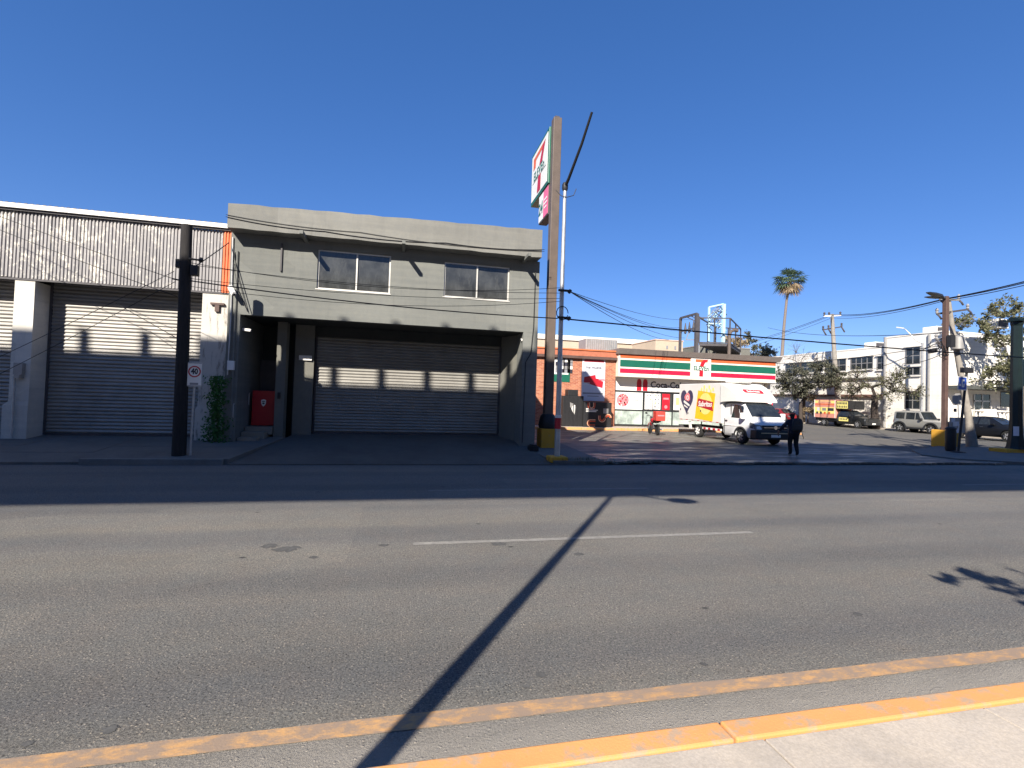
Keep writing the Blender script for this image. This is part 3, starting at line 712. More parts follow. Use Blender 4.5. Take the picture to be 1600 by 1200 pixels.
MB().box((-4.74, 18.3, .72), (-3.90, 18.36, 2.9)).build('inner_door', DKSTEEL, gbld)
MB().tube([(-4.70, 17.1, 1.4), (-4.70, 17.02, 1.42), (-4.70, 17.02, 1.75), (-4.70, 17.1, 1.78)], .012, 6).build('gate_handle', GALV, gbld)
MB().tube([(-4.80, 15.93, 1.05), (-4.80, 15.90, 1.1), (-4.80, 15.9, 1.42), (-4.8, 15.95, 1.46)], .014, 6).build('handrail', GALV, gbld)
# surface pipe on facade, spouts, conduit
pa, pb_ = PY(441, 381, YF), PY(439, 424, YF)
MB().bar((pa.x, YF-.03, pa.z), (pa.x, YF-.03, pb_.z), .045).build('surface_pipe', DKSTEEL, gbld)
for px in (478, 632, 822):
    p = PY(px, 357, YF-.3)
    MB().box((p.x-.05, YF-.95, zpar-.11), (p.x+.05, YF, zpar-.012)).build('rain_spout', GREY, gbld)
c0 = PY(822, 520, YF)
MB().tube([(4.30, YF-.03, 6.2), (4.29, YF-.03, 4.3), (4.22, YF-.04, 3.4), (4.05, YF-.04, 3.1), (4.02, YF-.04, .4)], .014, 6).build('conduit', CABLE, gbld)
MB().tube([(XL+.06, YF-.03, 6.4), (XL+.1, YF-.035, 4.0), (XL+.08, YF-.03, 2.3)], .02, 6).build('conduit', GALV, gbld)
MB().tube([(XL+.2, YF-.03, 6.0), (XL+.24, YF-.03, .35)], .03, 6).build('conduit', GREY, gbld)
MB().box((XL+.08, YF-.1, 2.45), (XL+.26, YF-.004, 2.72)).build('meter_box', WTRIM, gbld)

def cctv(loc, aim, label, s=1.0):
    t = thing('security_camera', label, 'camera', loc, 'security cameras on the grey building')
    a = Vector(aim).normalized(); L = Vector(loc)
    MB().tube([L, L+Vector((0, -.12*s, -.02))], .02*s, 8).build('bracket', WTRIM, t)
    c = L+Vector((0, -.14*s, 0))
    MB().bar(c-a*.14*s, c+a*.16*s, .09*s, .09*s).build('housing', WTRIM, t, bevel=.015*s)
    MB().lathe([(.032*s, 0), (.03*s, .012)], c+a*.162*s, a, 12).build('lens', BLACK, t)
p = PY(362, 455, 15.8); cctv((p.x, 15.98, p.z+.03), (.5, -.55, -.75), 'white bullet security camera above the white stained pillar', 1.25)
p = PY(382, 514, 15.95); cctv((p.x, 16.3, p.z), (.9, -.3, -.1), 'small white security camera inside the dark entrance recess', .9)
p = PY(822, 530, 15.95); cctv((p.x, 16.3, p.z), (-.9, -.3, -.1), 'small white security camera at right end of garage soffit', .9)
bl = tag(recenter(MB().box((4.1, 15.2, .2), (4.38, 15.55, .36)).box((4.15, 15.25, .36), (4.33, 15.5, .40)).build('water_valve_box', BLACK)), 'small black valve box at the foot of the garage pier', 'box')

# ================================================================== STORE
store = thing('convenience_store', 'low convenience store with red brick wing and green, red and orange striped fascia', 'building', (17, 31, .2))
YB, YS, YW = 29.3, 28.9, 29.7     # brick wall, fascia front, window wall
def SX(px, Y=YS): return PY(px, 620, Y).x
xb1 = PY(961, 610, YB).x
MB().box((5.6, YB, .15), (xb1, 33, 4.45)).build('brick_wall', BRICK, store)
MB().box((5.5, YB-.22, 4.45), (xb1+.08, 33, 4.62)).build('cornice', M('dark_cornice', (.10, .06, .05), .8), store)
MB().box((5.5, YB-.12, 4.62), (xb1+.04, 33, 4.98)).build('parapet', BRTRIM, store)
MB().box((5.45, YB-.18, 4.98), (xb1+.1, 33.05, 5.06)).build('coping', ORANGE, store)
xf0, xf1 = xb1+.02, 25.15
MB().box((xb1+.002, YW, .15), (xf1-.25, 38, 4.9)).build('wall', WHITEP, store)
MB().box((xf1-.24, YW-.3, .15), (xf1, 38, 4.9)).build('side_wall', WHITEP, store)
MB().hexa([(xf0-.1, YS-.12, 4.86), (xf1+.2, YS-.12, 4.86), (xf1+.2, 38.2, 4.86), (xf0-.1, 38.2, 4.86), (xf0-.1, YS-.28, 5.2), (xf1+.3, YS-.28, 5.2), (xf1+.3, 38.4, 5.2), (xf0-.1, 38.4, 5.2)]).build('roof_cornice', ROOFBR, store)
z_ = [3.42, 3.56, 3.62, 3.92, 4.05, 4.5, 4.62, 4.855]
MB().box((xf0, YS+.02, 3.42), (xf1, YW+.3, 4.855)).build('fascia', CREAM, store)
xa, xbp = PY(1079, 580, YS).x, PY(1110, 580, YS).x
for (u0, u1) in ((xf0+.1, xa-.02), (xbp+.02, xf1-.03)):
    MB().box((u0, YS, 4.62), (u1, YS+.018, 4.85)).build('orange_stripe', SORANGE, store)
    MB().box((u0, YS, 4.06), (u1, YS+.018, 4.50)).build('green_stripe', SGREEN, store)
    MB().box((u0, YS, 3.66), (u1, YS+.018, 3.94)).build('red_stripe', SRED2, store)
MB().box((xf0, YS-.05, 3.42), (xf1, YS+.018, 3.49)).build('lower_trim', CREAM, store)
lg = MB().box((xa, YS-.05, 3.5), (xbp, YS+.017, 4.86)).build('logo_panel', SWHITE, store)
lx = (xa+xbp)/2; lw = (xbp-xa)
def seven(parent, o, ux, uy, w, h, th, txt_sx=1.0, bgm=SWHITE):
    """seven with its word across it, within a w x h box centred on o"""
    W2, H2 = w/2, h/2
    MB().prism([(-W2*.62, H2*.62), (W2*.72, H2*.62), (W2*.72, H2*.92), (-W2*.62, H2*.92)], o, ux, uy, th).build('numeral_bar', SORANGE, parent)
    P_ = [(W2*.80, H2*.93), (W2*.30, H2*.90), (W2*.0, H2*.62), (-W2*.16, H2*.2), (-W2*.2, -H2*.9), (W2*.22, -H2*.9), (W2*.26, H2*.2), (W2*.42, H2*.55)]
    n = Vector(ux).cross(Vector(uy)).normalized()
    MB().prism(P_, Vector(o)+n*abs(th)*1.2, ux, uy, th).build('numeral', SRED, parent)
    MB().prism(rectp(-W2*.85, -H2*.22, W2*.85, H2*.12), Vector(o)+n*abs(th)*2.4, ux, uy, th).build('word_band', bgm, parent)
seven(lg, Vector((lx, YS-.054, 4.2)), (1, 0, 0), (0, 0, 1), lw*.92, 1.25, .003)
text('ELEVEn', .38, SGREEN, lg, (lx, YS-.070, 4.165), (1, 0, 0), (0, 0, 1), sx=lw*.9/(.38*3.55), bold=.012)
# white panel with drink advert
def sd(px, py, Y=YW): return PY(px, py, Y)
pz0 = sd(1000, 611).z; 
MB().box((xb1+.05, YW-.06, 2.56), (xf1-.3, YW-.004, 3.41)).build('advert_panel', POSTW, store)
tp = sd(1040, 603.5)
text('Coca-Cola', .58, INK, store, (sd(1015.5, 602).x, YW-.064, 2.99), (1, 0, 0), (0, 0, 1), bold=.016, align='LEFT')
for px in (998, 1007.5):
    c = sd(px, 602); w = .17
    MB().prism([(-w, -.42), (w, -.42), (w, .12), (w*.8, .28), (w*.4, .36), (-w*.4, .36), (-w*.8, .28), (-w, .12)], (c.x, YW-.064, 2.99), (1, 0, 0), (0, 0, 1), -.003).build('cap_emblem', SRED, store)
# window frames and panes
zt_, zm_, zb_ = 2.50, 1.28, .30
fr = MB(); vx = [xb1+.06, SX(1004.5, YW), SX(1050, YW), SX(1096, YW), SX(1140, YW), xf1-.35]
fr.box((vx[0], YW-.09, zt_-.03), (vx[-1], YW-.01, zt_+.05)).box((vx[0], YW-.09, zm_-.035), (vx[-1], YW-.01, zm_+.035)).box((vx[0], YW-.09, zb_-.05), (vx[-1], YW-.01, zb_+.05))
for q in vx: fr.box((q-.04, YW-.085, zb_+.05), (q+.04, YW-.011, zm_-.035)).box((q-.04, YW-.085, zm_+.035), (q+.04, YW-.011, zt_-.03))
wf = fr.build('window_frame', BLACK, store)
for i in range(len(vx)-1):
    MB().box((vx[i]+.04, YW-.05, zb_+.05), (vx[i+1]-.04, YW-.03, zm_-.035)).build('pane', GLASSG, wf)
    MB().box((vx[i]+.04, YW-.05, zm_+.035), (vx[i+1]-.04, YW-.03, zt_-.03)).build('pane', GLASSF if i else POSTP, wf)
# posters in the panes
def poster(px0, px1, z0, z1, mat, name='poster', Y=YW-.056):
    x0, x1 = SX(px0, YW), SX(px1, YW)
    o = MB().box((x0, Y, z0), (x1, Y+.004, z1)).build(name, mat, store); return x0, x1
pzc = sd(973, 625)
MB().prism(circ(0, 0, .43, 24), (sd(972.5, 625).x, YW-.058, 1.92), (1, 0, 0), (0, 0, 1), -.003).build('pizza_print', PINKL, store)
for k in range(26):
    a = random.random()*6.28; r = .36*math.sqrt(random.random())
    MB().prism(circ(0, 0, random.uniform(.03, .07), 8), (sd(972.5, 625).x+r*math.cos(a), YW-.0625, 1.92+r*math.sin(a)), (1, 0, 0), (0, 0, 1), -.002).build('pizza_topping', SRED if k % 3 else CREAM, store)
for s_, z in (('Pizza para', 2.12), ('compartir', 1.93), ('tu día', 1.74)):
    text(s_, .2, INKG, store, (SX(984.5, YW), YW-.06, z), (1, 0, 0), (0, 0, 1), align='LEFT')
for a, c in ((1007, 1019), (1020, 1031.5)):
    x0, x1 = poster(a, c, 1.36, 2.42, POSTW)
    for r in range(4):
        for cc in range(2):
            cx = x0+(x1-x0)*(.3+.42*cc); cz = 2.28-r*.25
            MB().prism(circ(0, 0, .06, 8, .045), (cx, YW-.061, cz), (1, 0, 0), (0, 0, 1), -.002).build('poster_mark', random.choice((INKG, LYEL, PINKL)), store)
x0, x1 = poster(1034, 1046, 1.34, 2.42, SRED)
MB().prism(rectp(-.2, -.06, .2, .06), ((x0+x1)/2, YW-.061, 2.1), (1, 0, 0), (0, 0, 1), -.002).prism(circ(0, -.55, .12, 10), ((x0+x1)/2, YW-.061, 2.1), (1, 0, 0), (0, 0, 1), -.002).build('poster_mark', PINKL, store)
x0, x1 = poster(1052, 1064, 1.36, 2.42, POSTW)
MB().prism(rectp(-.12, -.3, .12, .2), ((x0+x1)/2, YW-.061, 2.0), (1, 0, 0), (0, 0, 1), -.002).build('poster_mark', LYEL, store)
for a, c, mt in ((1070, 1092, POSTW), (1100, 1118, SRED), (1122, 1136, POSTW)): poster(a, c, 1.36, 2.42, mt)
# posters on the brick wing
def wposter(px0, py0, px1, py1, mat, name, th=.03):
    a, c = PY(px0, py0, YB), PY(px1, py1, YB)
    o = MB().box((a.x, YB-th, c.z), (c.x, YB-.002, a.z)).build(name, mat, store); return a.x, c.x, c.z, a.z, o
x0, x1, z0, z1, o = wposter(910, 557.5, 944, 627, POSTER, 'banner')
def dz(f): return z0+(z1-z0)*f
def dx(f): return x0+(x1-x0)*f
yy = YB-.034
MB().prism(rectp(dx(.08), dz(.89), dx(.94), dz(.945)), (0, yy, 0), (1, 0, 0), (0, 0, 1), -.003).build('banner_print', SRED, store)
text('Tu tarjeta', .2, INKG, store, (dx(.5), yy, dz(.83)), (1, 0, 0), (0, 0, 1))
text('me mueve', .29, INK, store, (dx(.5), yy, dz(.765)), (1, 0, 0), (0, 0, 1), sx=.88, bold=.004)
MB().prism(rectp(dx(.1), dz(.70), dx(.9), dz(.706)), (0, yy, 0), (1, 0, 0), (0, 0, 1), -.002).prism(rectp(dx(.3), dz(.675), dx(.78), dz(.683)), (0, yy, 0), (1, 0, 0), (0, 0, 1), -.002).build('banner_print', INKG, store)
MB().prism([(dx(.08), dz(.42)), (dx(.9), dz(.30)), (dx(.93), dz(.45)), (dx(.6), dz(.52)), (dx(.58), dz(.60)), (dx(.1), dz(.54))], (0, yy, 0), (1, 0, 0), (0, 0, 1), -.003).build('banner_print', SRED, store)
for (a, c, f) in ((.6, .98, .50), (.7, 1.0, .475), (.0, .35, .40), (.0, .4, .365)):
    MB().prism(rectp(dx(a), dz(f), dx(c), dz(f+.012)), (0, yy-.004, 0), (1, 0, 0), (0, 0, 1), -.002).build('banner_print', SRED if f > .45 else POSTW, store)
MB().prism(rectp(dx(.05), dz(.155), dx(.93), dz(.19)), (0, yy, 0), (1, 0, 0), (0, 0, 1), -.002).prism(rectp(dx(.25), dz(.10), dx(.75), dz(.118)), (0, yy, 0), (1, 0, 0), (0, 0, 1), -.002).build('banner_print', INKG, store)
x0, x1, z0, z1, o = wposter(866, 561, 890, 597, POSTW, 'grid_poster')
for r in range(4):
    for c in range(4):
        MB().prism(rectp(.06, .06, .40, .3), (dx(c/4)+.02, yy, dz(.36+r*.155)), (1, 0, 0), (0, 0, 1), -.002).build('poster_mark', (INKG, SWHITE, INK, STEELGR)[(r*3+c*2) % 4], store)
MB().prism(rectp(dx(0), dz(0), dx(1), dz(.33)), (0, yy, 0), (1, 0, 0), (0, 0, 1), -.003).prism(rectp(dx(.9), dz(.33), dx(1.0), dz(1)), (0, yy, 0), (1, 0, 0), (0, 0, 1), -.003).build('poster_mark', SGREEN, store)

fq = PY(1200, 670, 28.6)
ff = thing('red_banner_flag', 'red and white banner flag at the far end of the store walkway', 'flag', (fq.x, 28.6, .2))
MB().tube([(fq.x-.2, 28.6, .2), (fq.x-.2, 28.6, PY(1196, 617, 28.6).z)], .025, 6).build('pole', GALV, ff)
a, c = PY(1195, 619, 28.6), PY(1207, 640, 28.6); n = 6
vs = []
for i_ in range(n+1):
    xx = a.x+(c.x-a.x)*i_/n; yy_ = 28.6+.06*math.sin(i_*1.6); vs += [(xx, yy_, c.z+.2*i_/n), (xx, yy_, a.z-.35*(i_/n)**2)]
MB().add(vs, [(2*i_, 2*i_+2, 2*i_+3, 2*i_+1) for i_ in range(n)]).build('cloth', SRED2, ff)
MB().prism(circ(0, 0, .16, 12), ((a.x+c.x)/2, 28.50, (a.z+c.z)/2), (1, 0, 0), (0, 0, 1), -.002).build('print', POSTW, ff)

# black cabinets by the brick wing
YC = 28.5
a, c = PY(880, 618, YC), PY(911, 664, YC)
cab = thing('waste_cage', 'black metal waste enclosure against the brick wall with pale scribble', 'enclosure', ((a.x+c.x)/2, YC+.4, .2))
MB().box((a.x, YC, .2), (c.x, YB-.03, a.z)).build('body', BLACK, cab, bevel=.02)
MB().box((a.x+.35, YC+.1, a.z+.002), (a.x+1.0, YB-.1, a.z+.38)).build('lid', BLACK, cab, bevel=.02)
for k in range(7):
    ox, oz = PY(890, 628, YC).x, PY(890, 628, YC).z
    t0 = random.uniform(0, .25); 
    MB().prism([(t0, -t0*1.2), (t0+random.uniform(.1, .3), -t0-.08), (t0+.12, -t0-random.uniform(.2, .6)), (t0+.02, -t0-.3)], (ox, YC-.004-.003*k, oz), (1, 0, 0), (0, 0, 1), -.002).build('scribble', SWHITE if k % 2 else STEELGR, cab)
for k in range(5):
    xx = a.x+(c.x-a.x)*(k+.5)/5; MB().box((xx-.03, YC-.02, .25), (xx+.03, YC, a.z-.05)).build('rib', BLACK, cab)
a, c = PY(912.5, 628, YC-.2), PY(955, 666, YC-.2)
brd = thing('advert_cabinet', 'black advert cabinet with orange curved line art below the card banner', 'cabinet', ((a.x+c.x)/2, YC, .2))
YQ = YC-.2
MB().box((a.x, YQ, .2), (c.x, YC+.45, a.z)).build('body', BLACK, brd, bevel=.015)
cw, ch = c.x-a.x, a.z-.2
def curve_art(cx, cz, r, a0, a1, mt, t=.05, lay=1): MB().prism(arc_strip(cx, cz, r-t/2, r+t/2, a0, a1), (0, YQ-.003*lay, 0), (1, 0, 0), (0, 0, 1), -.002).build('line_art', mt, brd)
def line_art(x0, z0, x1, z1, mt, t=.05, lay=1): MB().prism(rectp(min(x0, x1)-(t/2 if x0 == x1 else 0), min(z0, z1)-(t/2 if z0 == z1 else 0), max(x0, x1)+(t/2 if x0 == x1 else 0), max(z0, z1)+(t/2 if z0 == z1 else 0)), (0, YQ-.003*lay, 0), (1, 0, 0), (0, 0, 1), -.002).build('line_art', mt, brd)
ORN = M('art_orange', (.75, .10, .035), .5, .05, 3, 0); ORL = M('art_peach', (.85, .42, .25), .5, .05, 3, 0)
PI = math.pi
ux_, uz_ = a.x+cw*.27, a.z-.22
for r, mt in ((.22, ORN), (.13, ORL)):
    curve_art(ux_, uz_, r, PI, 2*PI, mt); 
    for s_ in (-1, 1): line_art(ux_+s_*r, uz_, ux_+s_*r, a.z-.02, mt)
cx_, cz_ = a.x+cw*.25, .2+ch*.16
for r, mt in ((.2, ORL), (.11, ORN)):
    curve_art(cx_, cz_, r, PI*.5, PI*1.5, mt); line_art(cx_, cz_+r, cx_+.32, cz_+r, mt); line_art(cx_, cz_-r, cx_+.3, cz_-r, mt)
bx_ = a.x+cw*.66; bz_ = .2+ch*.36
for r, mt in ((.22, ORL), (.13, ORN)):
    curve_art(bx_, bz_, r, PI, 2*PI, mt); curve_art(bx_+.40, bz_+.05, r*.9, 0, PI, mt)
    line_art(bx_-r, bz_, bx_-r, bz_+.16, mt)
for k, (w0, w1) in enumerate(((.08, .38), (.08, .5), (.08, .45))):
    MB().prism(rectp(a.x+cw*w0, .2+ch*(.72-.055*k), a.x+cw*w1, .2+ch*(.75-.055*k)), (0, YQ-.003, 0), (1, 0, 0), (0, 0, 1), -.002).build('caption_bar', SWHITE, brd)
MB().prism(rectp(a.x+cw*.70, .2+ch*.56, a.x+cw*.88, .2+ch*.76), (0, YQ-.003, 0), (1, 0, 0), (0, 0, 1), -.002).build('sticker', STEELGR, brd)
# roof things
ac = thing('roof_air_unit', 'grey louvred air conditioning unit on the brick wing roof', 'air conditioner', (SX(936, 31), 31, 5.0))
x0, x1 = PY(912, 540, 31).x, PY(961, 540, 31).x; zt = PY(936, 531, 31).z
MB().box((x0, 30.6, 5.0), (x1, 32, zt)).build('casing', STEELGR, ac, bevel=.03)
for k in range(14):
    xx = x0+.06+(x1-x0-.12)*k/14; MB().box((xx, 30.56, 5.12), (xx+.05, 30.6, zt-.06)).build('louvre', GALV, ac)
# buildings behind the store
bk = thing('rear_building', 'long pale building with flat parapet behind the store', 'building', (20, 48, 0))
p, q = PY(845, 527, 46), PY(1160, 545, 46)
MB().box((2, 46, 0), (27.5, 58, PY(960, 536, 46).z)).build('wall', TAN, bk)
MB().box((1.9, 45.85, PY(960, 536, 46).z), (27.6, 58.1, PY(960, 529, 46).z)).build('parapet', WHITEB, bk)
b2 = thing('tan_block', 'small tan rendered block rising behind the striped fascia', 'building', (25, 40, 0))
a, c = PY(1020, 532, 40), PY(1062, 548, 40)
MB().box((a.x, 39.5, 0), (c.x, 44, a.z)).build('wall', TAN, b2)
MB().box((a.x-.05, 39.45, a.z), (c.x+.05, 44.05, a.z+.08)).build('coping', M('coping_pink', (.6, .42, .32), .8), b2)
for f in (.42, .72):
    xx = a.x+(c.x-a.x)*f; MB().box((xx-.09, 39.47, a.z-.75), (xx+.09, 39.5, a.z-.45)).build('vent', INKG, b2)
b3 = thing('grey_block', 'low grey block wall building beyond the store roof', 'building', (30, 42, 0))
a, c = PY(1092, 541, 41), PY(1172, 556, 41)
MB().box((a.x, 41, 0), (c.x, 46, a.z)).build('wall', GRJAMB, b3)
MB().box((a.x-.04, 40.96, a.z), (c.x+.04, 46.04, a.z+.1)).build('coping', STEELGR, b3)

# ================================================================== PYLON SIGN
pyl = thing('pylon_sign', 'tall brown pylon with green framed seven sign and pink panel below', 'sign', (5.05, 16.5, .2))
MB().box((4.9, 16.35, .25), (5.2, 16.65, 11.85)).build('pole', BROWNP, pyl, bevel=.015)
MB().box((4.97, 16.42, 11.851), (5.13, 16.58, 11.93)).build('pole_cap', DKSTEEL, pyl)
MB().lathe([(.30, 0), (.33, .12), (.27, .42), (.2, .5)], (5.05, 16.5, .86), (0, 0, 1), 16).build('base_cone', BLACK, pyl, smooth=40)
MB().box((4.75, 16.2, .05), (5.35, 16.8, .86)).build('base_block', YBLOCK, pyl, bevel=.03)
sx0, sx1 = 4.84, 5.22
sy0, sy1, sz0, sz1 = 16.66, 19.05, 9.60, 11.66
MB().box((sx0, sy0, sz0), (sx1, sy1, sz1)).build('cabinet', SGREEN, pyl, bevel=.02)
fc = MB().box((sx0-.012, sy0+.14, sz0+.12), (sx0-.001, sy1-.1, sz1-.12)).build('sign_face', SWHITE, pyl)
oc = Vector((sx0-.016, (sy0+sy1)/2, (sz0+sz1)/2)); uxv = Vector((0, -1, 0)); uyv = Vector((0, 0, 1))
MB().prism([(-.85, .28), (-.55, .32), (-.5, .58), (.4, .62), (.75, .78), (.45, .78), (-.85, .75)], oc, uxv, uyv, .003).build('numeral_bar', SORANGE, fc)
MB().prism([(.78, .8), (.45, .72), (.05, .2), (-.1, -.15), (-.22, -.85), (.22, -.85), (.25, -.2), (.45, .25)], oc+Vector((-.004, 0, 0)), uxv, uyv, .003).build('numeral', SRED, fc)
MB().prism(rectp(-.92, -.24, .92, .10), oc+Vector((-.008, 0, 0)), uxv, uyv, .003).build('word_band', SWHITE, fc)
text('ELEVEn', .48, SGREEN, fc, oc+Vector((-.013, 0, -.07)), uxv, uyv, sx=1.0, bold=.012)
ly0, ly1, lz0, lz1 = 16.66, 17.86, 8.48, 9.56
MB().box((sx0+.03, ly0, lz0), (sx1-.03, ly1, lz1)).build('lower_cabinet', DKSTEEL, pyl, bevel=.01)
MB().box((sx0+.018, ly0+.02, lz0+.05), (sx0+.029, ly0+.60, lz1-.04)).build('pink_panel', SPINK, pyl)
MB().box((sx0+.018, ly0+.62, lz0+.05), (sx0+.029, ly1-.02, lz1-.04)).build('hours_panel', SWHITE, pyl)
text('24', .62, SGREEN, pyl, (sx0+.015, ly0+.92, lz0+.5), uxv, uyv, sx=.85, bold=.02)
for k, w in enumerate((.36, .42, .3)):
    MB().prism(rectp(-w/2, -.03, w/2, .03), (sx0+.014, ly0+.31, lz0+.68-.15*k), uxv, uyv, .003).build('caption_bar', POSTW, pyl)

# ================================================================== STREET LAMP (galvanised, black arm)
LPX, LPY = 4.56, 13.85
sl2 = thing('street_lamp', 'galvanised lamp post with long black arm in front of the pylon sign', 'street lamp', (LPX, LPY, .1))
MB().tube([(LPX, LPY, .12), (LPX, LPY, 8.3)], [.085, .052], 12).build('pole', GALV, sl2, smooth=40)
tipa = PX(925, 175, 4.78)
MB().tube([(LPX, LPY, 8.25), (LPX+.03, LPY-.25, 8.42), ((LPX+tipa.x)/2+.02, (LPY+tipa.y)/2-.25, (8.4+tipa.z)/2+.02), tuple(tipa)], [.05, .045, .04, .035], 8).build('arm', CABLE, sl2, smooth=60)
MB().lathe([(.07, 0), (.09, .06), (.09, .18), (.06, .24)], (LPX, LPY, 8.14), (0, 0, 1), 12).build('arm_clamp', BLACK, sl2, smooth=40)
MB().box((LPX-.26, LPY-.26, .05), (LPX+.26, LPY+.26, .22)).build('base_block', YBLOCK, sl2, bevel=.03)
a = PY(872, 653, LPY); MB().tube([(LPX, LPY, a.z-.32), (LPX, LPY, a.z)], .095, 12).build('red_sticker', SRED, sl2, smooth=40)
MB().tube([(LPX, LPY, a.z+.005), (LPX, LPY, a.z+.09)], .0945, 12).build('white_sticker', SWHITE, sl2, smooth=40)
for zz in (PY(880, 455, LPY).z, PY(878, 497, LPY).z):
    MB().tube([(LPX-.14, LPY-.1, zz), (LPX+.2, LPY-.1, zz)], .035, 6).tube([(LPX+.18, LPY-.1, zz-.06), (LPX+.24, LPY-.1, zz+.03)], .05, 6).build('cable_clamp', CABLE, sl2)
lpts = [(LPX+.18*math.cos(t), LPY-.1, PY(878, 490, LPY).z+.2*math.sin(t)) for t in [i*.5 for i in range(13)]]
MB().tube(lpts, .014, 5).build('cable_loop', CABLE, sl2)
h = [Vector((LPX-.28, LPY, 8.12)), Vector((LPX-.12, LPY-.05, 7.95)), Vector((LPX+.05, LPY-.08, 7.92)), Vector((LPX+.25, LPY-.08, 8.0)), Vector((LPX+.32, LPY-.1, 8.2))]
MB().tube(h, .012, 5).build('loose_wire', CABLE, sl2)

# ================================================================== UTILITY POLE left + speed sign
UX, UY = -5.43, 14.0
up = thing('utility_pole', 'dark weathered utility pole with splice boxes in front of the roller door', 'utility pole', (UX, UY, .15))
MB().tube([(UX, UY, .12), (UX-.03, UY, 3), (UX-.07, UY, 6.05)], [.165, .145, .125], 10).build('shaft', POLEDK, up, smooth=40)
zz = PY(283, 412, UY).z
MB().box((UX-.26, UY-.10, zz-.12), (UX-.14, UY+.05, zz+.10)).build('splice_box', BLACK, up, bevel=.015); MB().box((UX+.10, UY-.14, zz-.3), (UX+.27, UY+.02, zz-.04)).build('splice_box', BLACK, up, bevel=.015)
MB().tube([(UX+.05, UY-.1, zz+.12), (UX+.35, UY-.12, zz+.1)], .025, 6).lathe([(.03, 0), (.07, .05), (.03, .12)], (UX+.33, UY-.12, zz+.05), (0, 0, 1), 8).tube([(UX-.1, UY-.1, zz-.45), (UX-.3, UY-.1, zz-.42)], .02, 6).build('bracket', BLACK, up)
for zz2 in (PY(278, 496, UY).z, PY(277, 527, UY).z):
    MB().tube([(UX-.32, UY-.05, zz2), (UX+.25, UY-.05, zz2-.02)], .012, 5).build('step_bolt', DKSTEEL, up)
spd = thing('speed_sign', 'white speed limit sign with red ring reading 40 on thin post', 'road sign', (-4.98, 13.98, .15))
a, c = PY(294, 566, 13.95), PY(314, 604, 13.95); xm = (a.x+c.x)/2
spd.location.x = xm
MB().tube([(xm-.03, 13.99, .13), (xm, 13.99, a.z)], .03, 8).build('post', GALV, spd, smooth=40)
MB().box((a.x, 13.94, c.z), (c.x, 13.955, a.z)).build('plate', SWHITE, spd, bevel=.004)
w = c.x-a.x; h_ = a.z-c.z
MB().prism(arc_strip(0, 0, w*.36, w*.46, 0, 2*PI, 28), (xm, 13.937, c.z+h_*.62), (1, 0, 0), (0, 0, 1), -.002).build('red_ring', SRED, spd)
text('40', w*.62, INK, spd, (xm, 13.937, c.z+h_*.62), (1, 0, 0), (0, 0, 1), sx=.8, bold=.008)
MB().box((a.x+.0, 13.9365, c.z+.01), (c.x, 13.9385, c.z+.02)).box((a.x, 13.9365, a.z-.02), (c.x, 13.9385, a.z-.01)).build('border_line', INK, spd)
MB().prism(rectp(-w*.3, 0, w*.3, h_*.09), (xm, 13.937, c.z+h_*.06), (1, 0, 0), (0, 0, 1), -.002).build('caption_bar', INKG, spd)
# vine climbing the stained pillar
vine = thing('climbing_vine', 'green leafy vine climbing the stained white pillar', 'plant', (-5.28, 16.0, .3))
MB().tube([(-5.3, 16.02, .28), (-5.22, 16.05, .9), (-5.3, 16.06, 1.5), (-5.24, 16.08, 2.15)], [.03, .025, .02, .012], 6).build('stem', BARK, vine)
b = MB()
for k in range(1500):
    z = .3+random.random()**.9*1.95; wv = .14+.12*math.sin(z*5.1)**2+.08*(z < .8)
    c = Vector((-5.26+random.gauss(0, wv*.6), 15.98-abs(random.gauss(0, .09)), z)); s_ = random.uniform(.025, .05)
    u = Vector((random.gauss(0, 1), random.gauss(0, .6), random.gauss(0, 1))).normalized(); v = u.orthogonal().normalized()
    b.add([c-u*s_, c+v*s_*.6, c+u*s_, c-v*s_*.6], [(0, 1, 2, 3)])
b.build('foliage', LEAF_GRN, vine)

# ================================================================== WIRES
def wire(pts, r, label, sag=0.0, name='overhead_cable', grp='overhead cables', n=14):
    P_ = []
    for i in range(len(pts)-1):
        a, c = Vector(pts[i]), Vector(pts[i+1]); L = (c-a).length
        for k in range(n if i == len(pts)-2 else n):
            t = k/n; p = a.lerp(c, t); p.z -= sag*4*t*(1-t)*(L/20); P_.append(p)
    P_.append(Vector(pts[-1]))
    o = MB().tube(P_, r, 5, cap=True).build(name, CABLE)
    return tag(recenter(o), label, 'cable', grp)
zc = PY(878, 498, LPY-.1).z
far_r = PY(1600, 546, 13.75); 
wire([(UX+.1, UY-.1, PY(300, 440, UY).z), (LPX-.14, LPY-.1, zc)], .016, 'black cable sagging across the grey facade between dark pole and lamp post', .25)
wire([(LPX+.1, LPY-.1, zc), (far_r.x*2.2, 13.75, zc+.35)], .022, 'thick black cable running from the lamp post past the store front', .18)
ze = PY(300, 415, UY).z
FWL = ('thin wire strung across the grey facade just below the window heads', 'thin wire strung across the grey facade at mid height of the windows', 'lowest thin wire strung across the grey facade below the window sills', 'highest thin wire strung across the grey facade from pole to pole')
for iw, (pa_, yb_) in enumerate(((ze, 5.95), (ze-.35, 5.5), (ze-.55, 5.25), (ze+.05, 6.4))):
    wire([(UX+.1, UY-.08, pa_), (LPX-.1, LPY-.1, PY(880, 455, LPY).z-(6.2-yb_)*.35)], .007, FWL[iw], .35+random.random()*.3, grp='thin facade wires')
zt2 = PY(885, 456, LPY).z
